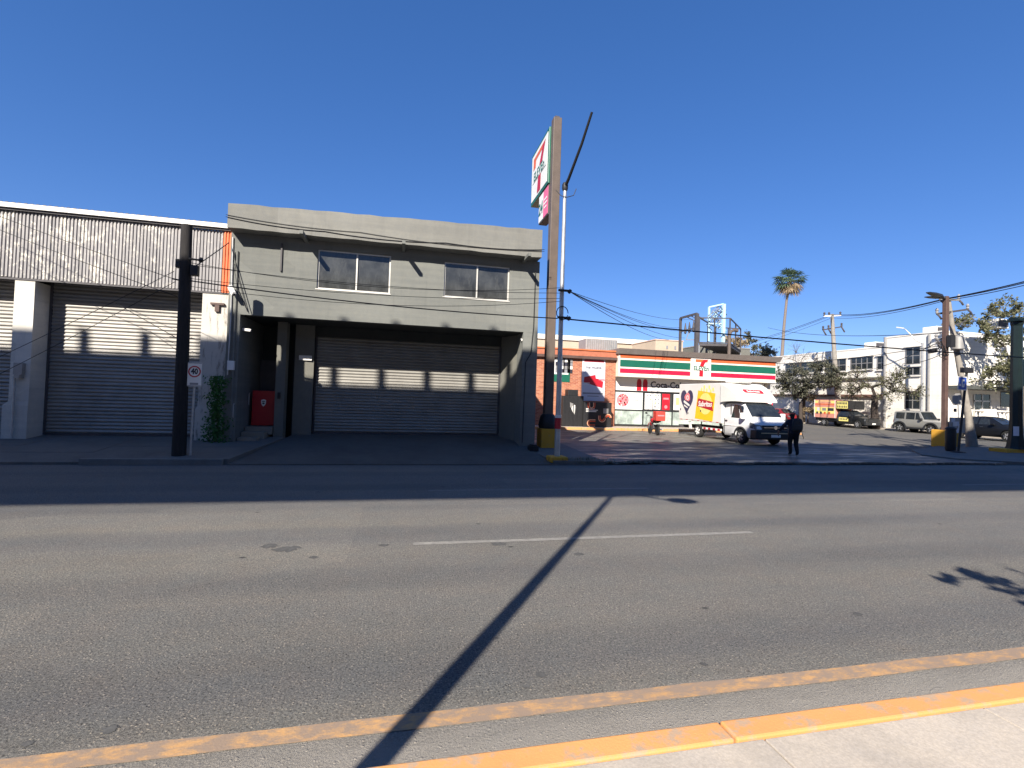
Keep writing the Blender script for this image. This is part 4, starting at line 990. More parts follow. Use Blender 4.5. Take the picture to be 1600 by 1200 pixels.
SWL = ('service wire from the lamp post to the cross beam of the dark roof frame', 'service wire from the lamp post to the left post of the dark roof frame', 'service wire from the lamp post to the foot of the dark roof frame', 'highest service wire from the lamp post to the top of the dark roof frame', 'lowest service wire from the lamp post to the tan block behind the store')
for iw, (px, py, Y, r) in enumerate(((1065, 517, 33, .011), (1062, 512, 33, .011), (1070, 528, 36, .011), (1085, 498, 36, .010), (1045, 531, 33, .012))):
    p = PY(px, py, Y); wire([(LPX+.2, LPY-.1, zt2), p], r*.95, SWL[iw], .25, grp='service wires to the store')
# wires at the warehouse
WWL = ('wire falling across the corrugated header to the upper splice box of the dark pole', 'wire falling across the corrugated header to below the splice boxes of the dark pole', 'wire climbing across the roller door to the upper splice box of the dark pole', 'wire climbing across the roller door to below the splice boxes of the dark pole')
for iw, (x0, y0, Y0, x1, y1) in enumerate(((-60, 315, 15.2, 275, 437), (-60, 335, 15.0, 276, 463), (-60, 585, 15.6, 272, 424), (-40, 604, 15.5, 274, 440))):
    wire([PY(x0, y0, Y0), PY(x1, y1, UY-.08)], .008, WWL[iw], .12, grp='warehouse wires')
wire([PY(181, 474, 16.0), PY(274, 527, UY-.06)], .009, 'short guy wire from roller door head to the dark pole', .0, grp='guy wires')
wire([PY(292, 425, UY-.08), PY(358, 379, 15.9)], .014, 'short black cable rising from dark pole to grey building corner', .1, grp='service drop')
for dz_ in (0, .35): wire([(XL+.1, YF-.05, 6.0-dz_), (XL+.25, YF-.05, 5.2-dz_), (XL+.55, YF-.05, 4.2)], .010, ('longer' if dz_ == 0 else 'shorter')+' loose wire hanging on the left corner of the grey facade', -.15, grp='loose facade wires')
# spliced cables along parapet
wire([(XL, YF-.52, 6.84), (-2.4, YF-.52, 6.70), (1.2, YF-.52, 6.72), (XR, YF-.52, 6.82)], .010, 'lower thin wire sagging along the grey parapet face', .45, grp='parapet wires')
wire([(XL, YF-.52, 6.9), (-1.4, YF-.52, 6.78), (XR, YF-.52, 6.76)], .008, 'upper thin wire sagging along the grey parapet face', .35, grp='parapet wires')

# ================================================================== ROOF FRAMES over the store
hf = thing('roof_goal_frame', 'dark steel goal-shaped frame with insulators rising behind the fascia', 'steel frame', (26, 40, 5.2))
Yr = 34
pa, pb = PY(1063.5, 497, 36), PY(1089, 490, 33.5)
ba = Vector((pa.x, pa.y, 5.2)); bb2 = Vector((pb.x, pb.y, 5.2)); hf.location = (ba+bb2)/2
MB().bar(ba, pa, .17).build('post', DKSTEEL, hf); MB().bar(bb2, pb, .24).build('post', DKSTEEL, hf)
MB().bar(pa, pb, .15).build('top_beam', DKSTEEL, hf)
q0, q1 = PY(1063.5, 518, 36), PY(1089, 512, 33.5)
MB().bar(q0, q1, .11).build('cross_beam', DKSTEEL, hf)
for f in (.3, .55, .8):
    c = q0.lerp(q1, f); MB().lathe([(.03, -.3), (.1, -.2), (.1, .1), (.03, .6)], c, (0, 0, 1), 8).build('insulator', DKSTEEL, hf)
for f in (.35, .6, .85):
    c = pa.lerp(pb, f); MB().bar(c, c+Vector((.7, -.2, -.35)), .06).build('strut', DKSTEEL, hf)
MB().bar(PY(1072, 531, 34), PY(1089, 531, 34), .06).bar(PY(1072, 531, 34), PY(1076, 520, 34), .05).build('bracket', STEELGR, hf)
cg = thing('roof_platform', 'steel roof platform with mesh railing cage behind the fascia', 'platform', (PY(1125, 530, 38).x, 38, 5.2))
def cgp(px, py, Y): return PY(px, py, Y)
fl = [cgp(1092, 536, 37), cgp(1118, 531, 41), cgp(1157, 534, 41), cgp(1140, 541, 36.2)]
fl = [Vector((p.x, p.y, fl[0].z)) for p in fl]
MB().add([tuple(p) for p in fl]+[tuple(p-Vector((0, 0, .22))) for p in fl], [(0, 1, 2, 3), (7, 6, 5, 4), (0, 4, 5, 1), (1, 5, 6, 2), (2, 6, 7, 3), (3, 7, 4, 0)]).build('deck', DKSTEEL, cg)
hgt = 2.15
for i in range(4):
    a, c = fl[i], fl[(i+1) % 4]
    for zz in (hgt, hgt*.0+.06):
        MB().bar(a+Vector((0, 0, zz)), c+Vector((0, 0, zz)), .09).build('rail', DKSTEEL, cg)
    for f in (0, .5): p = a.lerp(c, f); MB().bar(p, p+Vector((0, 0, hgt)), .09).build('railing_post', DKSTEEL, cg)
for p in fl: MB().bar((p.x, p.y, 5.0), p-Vector((0, 0, .2)), .12).build('leg', GALV, cg)
lb = thing('roof_sign_lattice', 'pale blue sign frame with lattice scraps standing on the roof platform', 'sign frame', (PY(1120, 530, 39).x, 39, fl[0].z))
a0, a1 = cgp(1108, 480, 39), cgp(1131, 475, 38)
for p, r in ((a0, .14), (a1, .24)): MB().bar((p.x, p.y, fl[0].z), p, r).build('post', LBLUE, lb)
MB().bar(a0, a1, .12).build('top_bar', LBLUE, lb); mid = (a0.z+fl[0].z)/2
MB().bar((a0.x, a0.y, mid+.3), (a1.x, a1.y, mid+.2), .1).build('bar', LBLUE, lb)
for k in range(34):
    f = random.random(); p = a0.lerp(a1, f); p.z = a0.z-.1-random.random()*1.9
    d = Vector((random.uniform(.15, .4), 0, random.choice((-1, 1))*random.uniform(.12, .4)))
    MB().bar(p-d, p+d, .05).build('scrap', random.choice((DKSTEEL, STEELGR, LBLUE)), lb)
hk = thing('roof_hook_post', 'dark bent vent post on the store roof', 'vent pipe', (PY(1140, 548, 35).x, 35, 5.2))
p = PY(1140, 518, 35)
MB().tube([(p.x, 35, 5.15), (p.x, 35, p.z-.25), (p.x+.1, 35, p.z), (p.x+.4, 35, p.z+.14), (p.x+.75, 35, p.z+.1)], .13, 8).build('pipe', BROWNP, hk, smooth=40)

# ================================================================== WHITE BUILDING across the side street
wb = thing('white_building', 'white two-storey corner building with steel windows across the side street', 'building', (50, 45, 0))
XW = 44.5; Yc = 31.95; Ym = 37.05; Ye = 66
MB().box((XW-.25, Ym+.002, 0), (56, Ye, 7.68)).build('wing_wall', WHITEB, wb)
MB().box((XW-.28, Ym+.0, 7.68), (56, Ye, 7.80)).build('wing_coping', WHITEB, wb)
MB().box((XW-.3, Yc, 0), (64, Ym, 8.5)).build('corner_wall', WHITEB, wb)
MB().box((XW-.34, Yc-.04, 8.5), (64, Ym+.04, 8.62)).build('corner_coping', WHITEB, wb)
def side_win(px0, px1, py0, py1, nx=3, ny=2, off=.25):
    a, c = PX(px0, py0, XW-off), PX(px1, py1, XW-off); y0, y1 = c.y, a.y; z0, z1 = min(a.z, c.z), max(a.z, c.z)
    zc_ = (PX((px0+px1)/2, py0, XW-off).z); zb_2 = PX((px0+px1)/2, py1, XW-off).z
    z0, z1 = zb_2, zc_
    X0 = XW-off
    f = MB(); t = .07
    for k in range(nx+1): yy2 = y0+(y1-y0)*k/nx; f.box((X0-.05, yy2-t/2, z0), (X0-.004, yy2+t/2, z1))
    for k in range(ny+1): z2 = z0+(z1-z0)*k/ny; f.box((X0-.045, y0, z2-t/2), (X0-.005, y1, z2+t/2))
    fo = f.build('window', STEELGR, wb)
    for i in range(nx):
        for j in range(ny):
            MB().box((X0-.03, y0+(y1-y0)*i/nx+t/2, z0+(z1-z0)*j/ny+t/2), (X0-.012, y0+(y1-y0)*(i+1)/nx-t/2, z0+(z1-z0)*(j+1)/ny-t/2)).build('pane', GLASS, fo)
    MB().box((X0-.16, y0-.15, z1+.05), (X0-.002, y1+.15, z1+.13)).build('hood', WHITEB, fo)
    MB().box((X0-.14, y0-.1, z0-.14), (X0-.002, y1+.1, z0-.04)).build('sill', WHITEB, fo)
side_win(1228, 1286, 567, 582, 5); side_win(1291, 1322, 562, 580, 3); side_win(1330, 1364, 558.5, 577, 4); side_win(1371.5, 1385.5, 557, 577, 2)
side_win(1416, 1438, 543, 569, 2, 2, .3); side_win(1416, 1438, 574, 586, 2, 1, .3); side_win(1415, 1438, 612, 639, 2, 2, .3)
# ledge and lower roof band along the wing
MB().box((XW-.5, Ym+.05, 4.75), (XW-.252, 60, 4.88)).build('ledge', GRJAMB, wb)
MB().box((XW-.5, Ym+.05, 2.98), (XW-.253, 64, 3.2)).build('tile_band', M('tile_brown', (.16, .09, .07), .8), wb)
MB().tube([(XW-.42, Ym-.08, .1), (XW-.42, Ym-.08, 8.6)], .13, 8).build('drain_pipe', STEELGR, wb)
MB().tube([(XW-.36, 33.1, .1), (XW-.36, 33.1, 8.4)], .11, 8).build('drain_pipe', STEELGR, wb)
# entrance front on the avenue side
a, c = PY(1508, 604, Yc-1.6), PY(1590, 612, Yc-1.6)
MB().box((a.x, Yc-1.7, c.z+.05), (64, Yc-.003, a.z+.1)).build('canopy', M('canopy_dark', (.07, .075, .07), .7), wb)
a, c = PY(1521, 616, Yc), PY(1546, 645, Yc)
fd = MB().box((a.x, Yc-.05, .3), (c.x, Yc-.004, a.z)).build('door', GLASS, wb)
for f in (0, .5, 1): xx = a.x+(c.x-a.x)*f; MB().box((xx-.05, Yc-.09, .3), (xx+.05, Yc-.051, a.z)).build('frame', ALU, fd)
MB().box((a.x-.05, Yc-.09, a.z-.62), (c.x+.05, Yc-.051, a.z-.5)).build('frame', ALU, fd)
a, c = PY(1563, 612, Yc), PY(1582, 636, Yc)
MB().box((a.x, Yc-.05, c.z), (a.x+3.4, Yc-.004, a.z)).build('window', GLASS, wb)
bal = thing('balustrade', 'white turned balustrade on low wall at the entrance porch', 'balustrade', (50, Yc-2.2, 0))
xa_, xb_ = PY(1522, 650, Yc-2.2).x, PY(1578, 650, Yc-2.2).x; zr = PY(1550, 641, Yc-2.2).z; zl = PY(1550, 661, Yc-2.2).z
MB().box((xa_, Yc-2.35, 0.05), (xb_+4, Yc-2.05, zl)).build('plinth', WHITEB, bal)
MB().box((xa_, Yc-2.36, zr-.1), (xb_+4, Yc-2.04, zr)).build('rail', WHITEB, bal)
bm_ = MB().lathe([(.09, 0), (.06, .06), (.11, (zr-zl)*.4), (.05, (zr-zl)*.75), (.08, zr-zl-.1)], (0, 0, 0), (0, 0, 1), 8).mesh('baluster'); bm_.materials.append(WHITEB)
xx = xa_+.2
while xx < xb_+3.8:
    o = bpy.data.objects.new('baluster', bm_); COL.objects.link(o); o.parent = bal; o.location = Vector((xx, Yc-2.2, zl)) - bal.location; xx += .42
MB().box((PY(1540, 650, Yc-2.4).x, Yc-2.45, .05), (PY(1556, 650, Yc-2.4).x, Yc-2.0, zr+.08)).build('pier', WHITEB, bal)
ub = thing('upper_balustrade', 'white balustrade above the dark porch canopy', 'balustrade', (51, Yc-1, 5))
zr2 = PY(1540, 594, Yc-.9).z; zl2 = PY(1540, 602, Yc-.9).z
x0, x1 = PY(1520, 600, Yc-.9).x, PY(1560, 600, Yc-.9).x
MB().box((x0, Yc-1.0, zr2-.07), (x1, Yc-.8, zr2)).build('rail', WHITEB, ub)
xx = x0+.15
while xx < x1:
    o = bpy.data.objects.new('baluster', bm_); COL.objects.link(o); o.parent = ub; o.location = Vector((xx, Yc-.9, zl2-.1)) - ub.location; o.scale.z = (zr2-zl2+.05)/(zr-zl-.1); xx += .5
for i, (px, py) in enumerate(((1365, 541), (1459, 518), (1552, 524))):
    p = PX(px, py, 46.5); 
    t = thing('roof_air_unit', ('white rooftop air unit on the white wing', 'white rooftop air unit above the corner drain pipe', 'dark fronted rooftop air unit behind the leafy tree')[i], 'air conditioner', (46.5, p.y, 7.8 if i == 0 else 8.62))
    zb2 = t.location.z; MB().box((46, p.y-.6, zb2), (47.2, p.y+.6, zb2+.75)).build('casing', WHITEB, t, bevel=.04); MB().box((46.1, p.y-.63, zb2+.12), (47.1, p.y-.601, zb2+.65)).build('grille', DKSTEEL, t)
fh = thing('far_hall', 'pale distant hall beyond the side street trees', 'building', (36, 95, 0))
MB().box((30, 95, 0), (44, 110, 7)).build('wall', TAN, fh); MB().box((29.8, 94.8, 7), (44.2, 110.2, 7.3)).build('parapet', WHITEB, fh)

# ================================================================== POLES on the right
# rust-brown double lamp pole
bx0 = G(1480, 697, .12); BPX, BPY = bx0.x, bx0.y
dl = thing('double_lamp_pole', 'rust brown square lamp pole with two dark lamp heads on yellow base', 'street lamp', (BPX, BPY, .12))
pt = PY(1478, 463, BPY); zt = pt.z; bw = .25
MB().box((PY(1469, 690, BPY).x, BPY-.3, .06), (PY(1490, 690, BPY).x, BPY+.45, PY(1480, 672, BPY).z)).build('base_block', YBLOCK, dl, bevel=.03)
MB().box((pt.x-.09, BPY-.09, .9), (pt.x+.11, BPY+.11, zt)).build('post', RUSTP, dl, bevel=.015)
for (px, py, dy) in ((1447, 464, .15), (1450, 457, .9)):
    e = PY(px, py, BPY-dy); c = Vector((pt.x, BPY, zt-.1)); d = (e-c)
    h0 = c+d*.22
    MB().bar(c, h0+d*.1, .09).build('arm', DKSTEEL, dl)
    L = d.length; ux = d.normalized(); sdv = ux.cross(Vector((0, 0, 1))).normalized(); upv = sdv.cross(ux)
    m_ = MB(); pr_ = []
    for t_, w_, h_ in ((.2, .07, .05), (.35, .14, .09), (.7, .15, .07), (1.0, .09, .025)):
        q = c+d*t_; pr_.append([q-sdv*w_-upv*h_*.4, q+sdv*w_-upv*h_*.4, q+sdv*w_*.8+upv*h_, q-sdv*w_*.8+upv*h_])
    vs = [p for r in pr_ for p in r]; fs = [(0, 1, 2, 3), (15, 14, 13, 12)]+[(4*i+k, 4*i+(k+1) % 4, 4*i+4+(k+1) % 4, 4*i+4+k) for i in range(3) for k in range(4)]
    m_.add(vs, [tuple(reversed(f)) for f in fs]).build('lamp_head', BLACK, dl, smooth=50)
# leaning concrete utility pole
lb0 = G(1519, 698, .12)
lu = thing('utility_pole', 'leaning concrete utility pole with crossarms, insulators and transformer', 'utility pole', lb0)
tp_ = PY(1482, 470, lb0.y+.6)
def lup(f): return lb0.lerp(tp_, f)
m1 = PY(1497, 560, lb0.y+.3)
mid_ = [lb0, PY(1513, 650, lb0.y+.1), m1, PY(1489, 520, lb0.y+.45), tp_]
MB().tube(mid_, [.25, .16, .13, .115, .10], 10).build('shaft', CONCP, lu, smooth=40)
def xarm(py, pxl, pxr, dyl, col=DKSTEEL, w=.1):
    yl = lb0.y+.5; a, c = PY(pxl, py+dyl, yl), PY(pxr, py-dyl, yl)
    o = MB().bar(a, c, w).build('crossarm', col, lu)
    for p in (a, c):
        MB().lathe([(.03, -.02), (.07, .06), (.05, .12), (.08, .2), (.03, .3)], p, (0, 0, 1), 8).build('insulator', STEELGR, lu)
        MB().tube([p, p+Vector((.05, -.1, -.15)), p+Vector((.16, -.1, -.28))], .045, 6).build('fuse_holder', DKSTEEL, lu)
    return a, c
A1 = xarm(468.5, 1469, 1498, 0, STEELGR); A2 = xarm(487, 1464, 1512, 3.5)
A3 = xarm(529, 1463, 1490, 1.5, DKSTEEL, .08); A4 = xarm(535, 1464, 1480, 1.0, DKSTEEL, .08)
c = PY(1497, 536, lb0.y+.1); MB().lathe([(.2, 0), (.28, .04), (.28, .62), (.2, .7)], c-Vector((0, 0, .35)), (0, 0, 1), 14).build('transformer', STEELGR, lu, smooth=40)
c = PY(1486, 533, lb0.y-.05); MB().box(c-Vector((.15, .1, .3)), c+Vector((.15, .1, .3))).build('junction_box', BLACK, lu)
for k in range(7):
    a = PY(random.uniform(1466, 1482), random.uniform(528, 545), lb0.y); c = PY(random.uniform(1476, 1488), random.uniform(545, 562), lb0.y+.1)
    md = (a+c)/2+Vector((random.uniform(-.25, .25), 0, -.25)); MB().tube([a, md, c], .02, 5).build('jumper_cable', CABLE, lu)
a = PY(1453, 549, lb0.y+.6); c = PY(1462, 547, lb0.y+.6)
MB().bar(a, c, .2, .22).build('splice_closure', BLACK, lu); MB().tube([c, PY(1475, 538, lb0.y+.5)], .02, 5).build('jumper_cable', CABLE, lu)
p1 = PY(1490, 501, lb0.y+.5)
MB().bar(PY(1487, 508, lb0.y+.5), PY(1503, 505, lb0.y+.5), .06).bar(PY(1500, 506, lb0.y+.5), PY(1510, 500, lb0.y+.5), .05).bar(PY(1500, 507, lb0.y+.5), PY(1514, 511, lb0.y+.5), .05).build('bracket', DKSTEEL, lu)
# bus stop sign post
b0 = G(1497, 707, .12)
bs = thing('bus_stop_sign', 'black bus stop post with blue white pictogram panel and black top box', 'sign', b0)
ptop = PY(1511, 577, b0.y)
MB().tube([b0, ptop], .05, 8).build('post', BLACK, bs)
a, c = PY(1503, 574, b0.y), PY(1518.5, 583, b0.y); MB().box((a.x, b0.y-.08, c.z), (c.x, b0.y+.08, a.z)).build('top_box', BLACK, bs, bevel=.01)
a, c = PY(1496.5, 588, b0.y-.06), PY(1510, 610, b0.y-.06)
MB().box((a.x, b0.y-.075, c.z), (c.x, b0.y-.055, a.z)).build('panel_border', SWHITE, bs)
MB().box((a.x+.03, b0.y-.08, c.z+.04), (c.x-.03, b0.y-.076, a.z-.04)).build('panel', BLUE, bs)
w, h_ = c.x-a.x, a.z-c.z
def bp_(f, g): return (a.x+w*f, c.z+h_*g)
MB().prism([bp_(.42, .22), bp_(.66, .22), bp_(.72, .30), bp_(.72, .48), bp_(.60, .48), bp_(.60, .34), bp_(.52, .34), bp_(.52, .66), bp_(.72, .66), bp_(.72, .78), bp_(.46, .78), bp_(.40, .7), bp_(.40, .3)], (0, b0.y-.081, 0), (1, 0, 0), (0, 0, 1), -.003).prism([bp_(.14, .3), bp_(.3, .3), bp_(.3, .46), bp_(.14, .46)], (0, b0.y-.081, 0), (1, 0, 0), (0, 0, 1), -.003).build('pictogram', SWHITE, bs)
MB().lathe([(.28, 0), (.26, .04), (.1, .07)], b0, (0, 0, 1), 14).build('foot', BLACK, bs)
bn = thing('litter_bin', 'dark litter bin beside the bus stop post', 'bin', b0+Vector((.28, .5, 0)))
q = b0+Vector((.28, .5, 0)); zz = PY(1505, 672, q.y).z
MB().lathe([(.17, 0), (.2, .1), (.2, zz-.2), (.18, zz-.1)], q, (0, 0, 1), 16).build('body', BLACK, bn, smooth=40)
MB().lathe([(.21, 0), (.21, .05), (.1, .12)], q+Vector((0, 0, zz-.1)), (0, 0, 1), 16).build('lid', BLACK, bn, smooth=40)
nb = thing('notice_board', 'pale grey paper notices on low board behind the bus stop post', 'notice board', G(1492, 704, .12))
q = G(1492, 704, .12)
MB().tube([q, q+Vector((0, 0, 1.0))], .03, 6).build('post', BLACK, nb)
a, c = PY(1484, 652, q.y), PY(1507, 677, q.y)
o = MB().box((a.x, q.y-.02, c.z), (c.x, q.y+.02, a.z)).build('board', STEELGR, nb)
for k in range(8):
    f, g = random.random()*.7, random.random()*.7; xx = a.x+(c.x-a.x)*f; z2 = c.z+(a.z-c.z)*g
    MB().box((xx, q.y-.025-.002*k, z2), (xx+.22, q.y-.022-.002*k, z2+.2)).build('paper', POSTW if k % 2 else POSTER, nb)
# back of an octagonal road sign
q = G(1499, 694, .05); oc_ = PY(1497.5, 624, q.y)
os_ = thing('stop_sign', 'grey back of an octagonal road sign on a thin post', 'road sign', q)
r_ = .36
MB().prism([(r_*math.cos(PI/8+k*PI/4), r_*math.sin(PI/8+k*PI/4)) for k in range(8)], oc_, Vector((1, -.25, 0)).normalized(), (0, 0, 1), -.01).build('plate', STEELGR, os_)
MB().tube([q, (oc_.x, q.y+.03, oc_.z+.2)], .035, 8).build('post', GALV, os_)
MB().box((oc_.x-.32, q.y-.02, oc_.z-.72), (oc_.x-.14, q.y+.02, oc_.z-.52)).build('small_plate', DKSTEEL, os_)
# dark green gantry column at the right edge
q = G(1587.5, 706, .14)
gc = thing('green_gantry', 'thick dark green gantry column with top beam and sign panels', 'gantry', q)
zt = PY(1587, 502, q.y).z
MB().box(q-Vector((.9, .25, .1)), q+Vector((1.2, .5, .14))).build('plinth', YBLOCK, gc, bevel=.03)
MB().lathe([(.38, 0), (.34, .12), (.26, .7), (.235, 1.4), (.205, zt-.5), (.235, zt-.4), (.21, zt-.15)], q+Vector((0, 0, .14)), (0, 0, 1), 8).build('column', DKGREEN, gc)
MB().box((q.x-.32, q.y-.3, zt-.02), (q.x+.32, q.y+.3, zt+.06)).build('capital', DKGREEN, gc)
MB().box((q.x-.3, q.y-.14, zt+.061), (q.x+6.5, q.y+.14, zt+.16)).build('beam', DKGREEN, gc)
MB().box((q.x+.28, q.y-.06, PY(1590, 603, q.y).z), (q.x+2.2, q.y+.06, PY(1590, 561, q.y).z)).build('sign_panel', DKGREEN, gc, bevel=.02)
a = PY(1579, 666, q.y-.3); MB().box((a.x, q.y-.42, a.z-.42), (a.x+.32, q.y-.40, a.z)).build('paper_notice', POSTER, gc)
# concrete utility pole by the white building
q = Vector((43.3, 41.7, .1)); tpz = PX(1300, 491, 43.3); q.y = PX(1311, 655, 43.3).y
cu_ = thing('utility_pole', 'upright concrete utility pole with two crossarms behind the black pickup', 'utility pole', q)
MB().tube([q+Vector((0, -.2, 0)), Vector((43.3, (q.y+tpz.y)/2, 5.5)), tpz], [.3, .24, .17], 10).build('shaft', CONCP, cu_, smooth=40)
for (py, half, col, wv) in ((493, 13, WTRIM, .13), (513, 15, DKSTEEL, .12)):
    a, c = PX(1300.5-half, py+(1 if py < 500 else 2), 42), PX(1300.5+half, py-(0 if py < 500 else 2), 42)
    a, c = PY(1300.5-half, py+(1 if py < 500 else 2.5), tpz.y), PY(1300.5+half, py-(0 if py < 500 else 2.5), tpz.y)
    MB().bar(a, c, wv).build('crossarm', col, cu_)
    for f in (0.02, .3, .98):
        p = a.lerp(c, f); MB().lathe([(.04, 0), (.12, .1), (.06, .2), (.12, .3), (.04, .42)], p, (0, 0, 1), 8).build('insulator', DKSTEEL, cu_)
        if py > 500: MB().tube([p, p+Vector((.1, -.1, -.3)), p+Vector((.3, -.1, -.55))], .08, 6).build('fuse_holder', DKSTEEL, cu_)
# power lines
for k, (dy0, dy1) in enumerate(((0, 0), (2.5, 3), (8, 8))):
    a = PY(1120, 545+dy0, 75); c = PY(1300, 491+dy0*.7, tpz.y-.1); d = PY(1475, 467+dy0*.4, lb0.y+.5); e = PY(1700, 413+dy1, 13)
    wire([a, c, d, e], .026-.004*k, ('topmost power line over the crossarms of both concrete poles', 'middle power line over the crossarms of both concrete poles', 'lowest power line over the crossarms of both concrete poles')[k], .25, name='power_line', grp='power lines')
DWL = ('drop wire from beyond the palm to the lower crossarms of the leaning pole', 'drop wire from the white wing to the lower crossarms of the leaning pole', 'highest drop wire from beyond the palm to the leaning pole', 'short drop wire passing the curved-arm lamp to the leaning pole')
for iw, (x0, y0, Y0, x1, y1, Y1) in enumerate(((1160, 566, 60, 1470, 540, 22), (1330, 583, 42, 1470, 533, 21), (1200, 512, 60, 1480, 520, 21), (1400, 566, 40, 1475, 552, 21))):
    wire([PY(x0, y0, Y0), PY(x1, y1, Y1)], .022, DWL[iw], .25, grp='drop wires')
# curved-arm lamp by the white building
q = Vector((42.7, 34.2, .1)); a = PX(1439, 536, 42.7); q.y = PX(1440, 650, 42.7).y
la = thing('street_lamp', 'slim grey lamp post with curved arm beside the white corner building', 'street lamp', q)
MB().tube([q, (42.7, q.y, a.z)], [.11, .08], 8).build('pole', GALV, la, smooth=40)
t1 = PX(1412, 513, 42.4); t2 = PX(1401, 511.5, 42.4)
MB().tube([(42.7, q.y, a.z-.1), PX(1432, 532, 42.6), PX(1421, 521, 42.5), PX(1415, 515, 42.4), t1], .04, 6).build('arm', GALV, la, smooth=40)
MB().bar(t1, t2, .14, .09).build('lamp_head', WTRIM, la, bevel=.02)
# ================================================================== TREES
def ribbon_tree(name, label, cat, base, trunk_pts, trunk_r, clusters, leaf_mat, bark, nleaf, lsize, twigs=3, group=None, spread=.8, droop=0.0):
    t = thing(name, label, cat, base, group)
    b = MB(); b.tube(trunk_pts, trunk_r, 8)
    top = Vector(trunk_pts[-1]); lv = MB()
    t0 = Vector(trunk_pts[-1]); nodes_ = [(t0, trunk_r[-1]*.62), (Vector(trunk_pts[-2]).lerp(t0, .6), trunk_r[-1]*.5)]
    for (cx, cy, cz, cr) in sorted(clusters, key=lambda q: (Vector(q[:3])-t0).length):
        c = Vector((cx, cy, cz))
        st, sr = min(nodes_, key=lambda q: (q[0]-c).length)
        md = st.lerp(c, .5)+Vector((random.gauss(0, .14), random.gauss(0, .14), random.uniform(0, .3)))*cr
        er = max(.015, sr*.55); b.tube([st, md, c], [sr, (sr+er)*.5, er], 6); nodes_ += [(c, er), (md, (sr+er)*.5)]
        tips = []
        for k in range(twigs):
            d = Vector((random.gauss(0, 1), random.gauss(0, 1), random.gauss(.25, .8))).normalized()*cr*random.uniform(.5, 1.1)
            e = c+d; b.tube([c.lerp(md, random.random()*.4), c+d*.5+Vector((0, 0, .1*cr)), e], [trunk_r[-1]*.16, trunk_r[-1]*.09, .008], 4); tips.append((c+d*.5, e))
            for kk in range(2):
                d2 = d.normalized()*cr*.3+Vector((random.gauss(0, 1), random.gauss(0, 1), random.gauss(0, 1)))*cr*.25
                b.tube([c+d*.6, c+d*.6+d2], [trunk_r[-1]*.07, .006], 4); tips.append((c+d*.6, c+d*.6+d2))
        for k in range(int(nleaf*random.uniform(.6, 1.3))):
            a_, e = random.choice(tips); p = a_.lerp(e, random.random()*1.15)+Vector((random.gauss(0, 1), random.gauss(0, 1), random.gauss(0, .8)))*cr*.16*spread
            p.z -= droop*random.random()
            u = Vector((random.gauss(0, 1), random.gauss(0, 1), random.gauss(0, .7))).normalized(); v = u.orthogonal().normalized()
            v = (v*math.cos(k)+u.cross(v)*math.sin(k)); s_ = lsize*random.uniform(.55, 1.3)
            lv.add([p-u*s_, p+v*s_*.5, p+u*s_, p-v*s_*.5], [(0, 1, 2, 3)])
    b.build('trunk', bark, t, smooth=60)
    if nleaf: lv.build('crown', leaf_mat, t)
    return t
def px_clusters(lst, X=None, Y=None, dep=1.2):
    out = []
    for px, py, r in lst:
        p = PX(px, py, X) if X else PY(px, py, Y)
        out.append((p.x+random.uniform(-dep, dep)*.6, p.y+random.uniform(-dep, dep), p.z, r))
    return out
# dusty evergreen beside the store
cl = px_clusters([(1215, 598, 1.1), (1222, 585, 1.2), (1235, 592, 1.3), (1232, 608, 1.2), (1248, 580, 1.3), (1252, 598, 1.4), (1268, 588, 1.3), (1268, 604, 1.2), (1282, 578, 1.2), (1284, 596, 1.3), (1296, 604, 1.1), (1222, 614, 1.0), (1244, 612, 1.2), (1212, 610, .9), (1290, 588, 1.0), (1260, 575, 1.1), (1300, 592, .9)], X=41.3)
b0_ = PX(1252, 652, 41.3); b0_.z = .05
ribbon_tree('evergreen_tree', 'dense dusty dark green tree leaning over the red car', 'tree', b0_, [b0_, b0_+Vector((0, .1, 1.2)), b0_+Vector((.1, .2, 2.2))], [.22, .18, .16], cl, LEAF_DK, BARKD, 520, .11, 6)
# bare twigs above it
cl = px_clusters([(1243, 560, 1.2), (1256, 550, 1.2), (1270, 556, 1.2), (1278, 566, 1.0), (1250, 568, 1.0)], X=42.6)
b1_ = PX(1256, 650, 42.9); b1_.z = .1
ribbon_tree('bare_tree', 'leafless grey twiggy tree rising above the evergreen', 'tree', b1_, [b1_, b1_+Vector((0, 0, 2.5)), b1_+Vector((0, .1, 4.4))], [.16, .13, .10], cl, LEAF_DRY, BARK, 26, .06, 12)
# dry tan shrub
cl = px_clusters([(1256, 622, .8), (1264, 612, .9), (1268, 630, .9), (1254, 636, .7), (1262, 645, .8), (1272, 642, .7)], X=42.3, dep=.6)
b2_ = PX(1262, 660, 42.3); b2_.z = .08
ribbon_tree('dry_shrub', 'tan dried shrub in front of the white wall behind the backpack walker', 'shrub', b2_, [b2_, b2_+Vector((0, 0, .5)), b2_+Vector((.05, 0, 1.0))], [.07, .06, .05], cl, LEAF_DRY, BARK, 200, .11, 4)
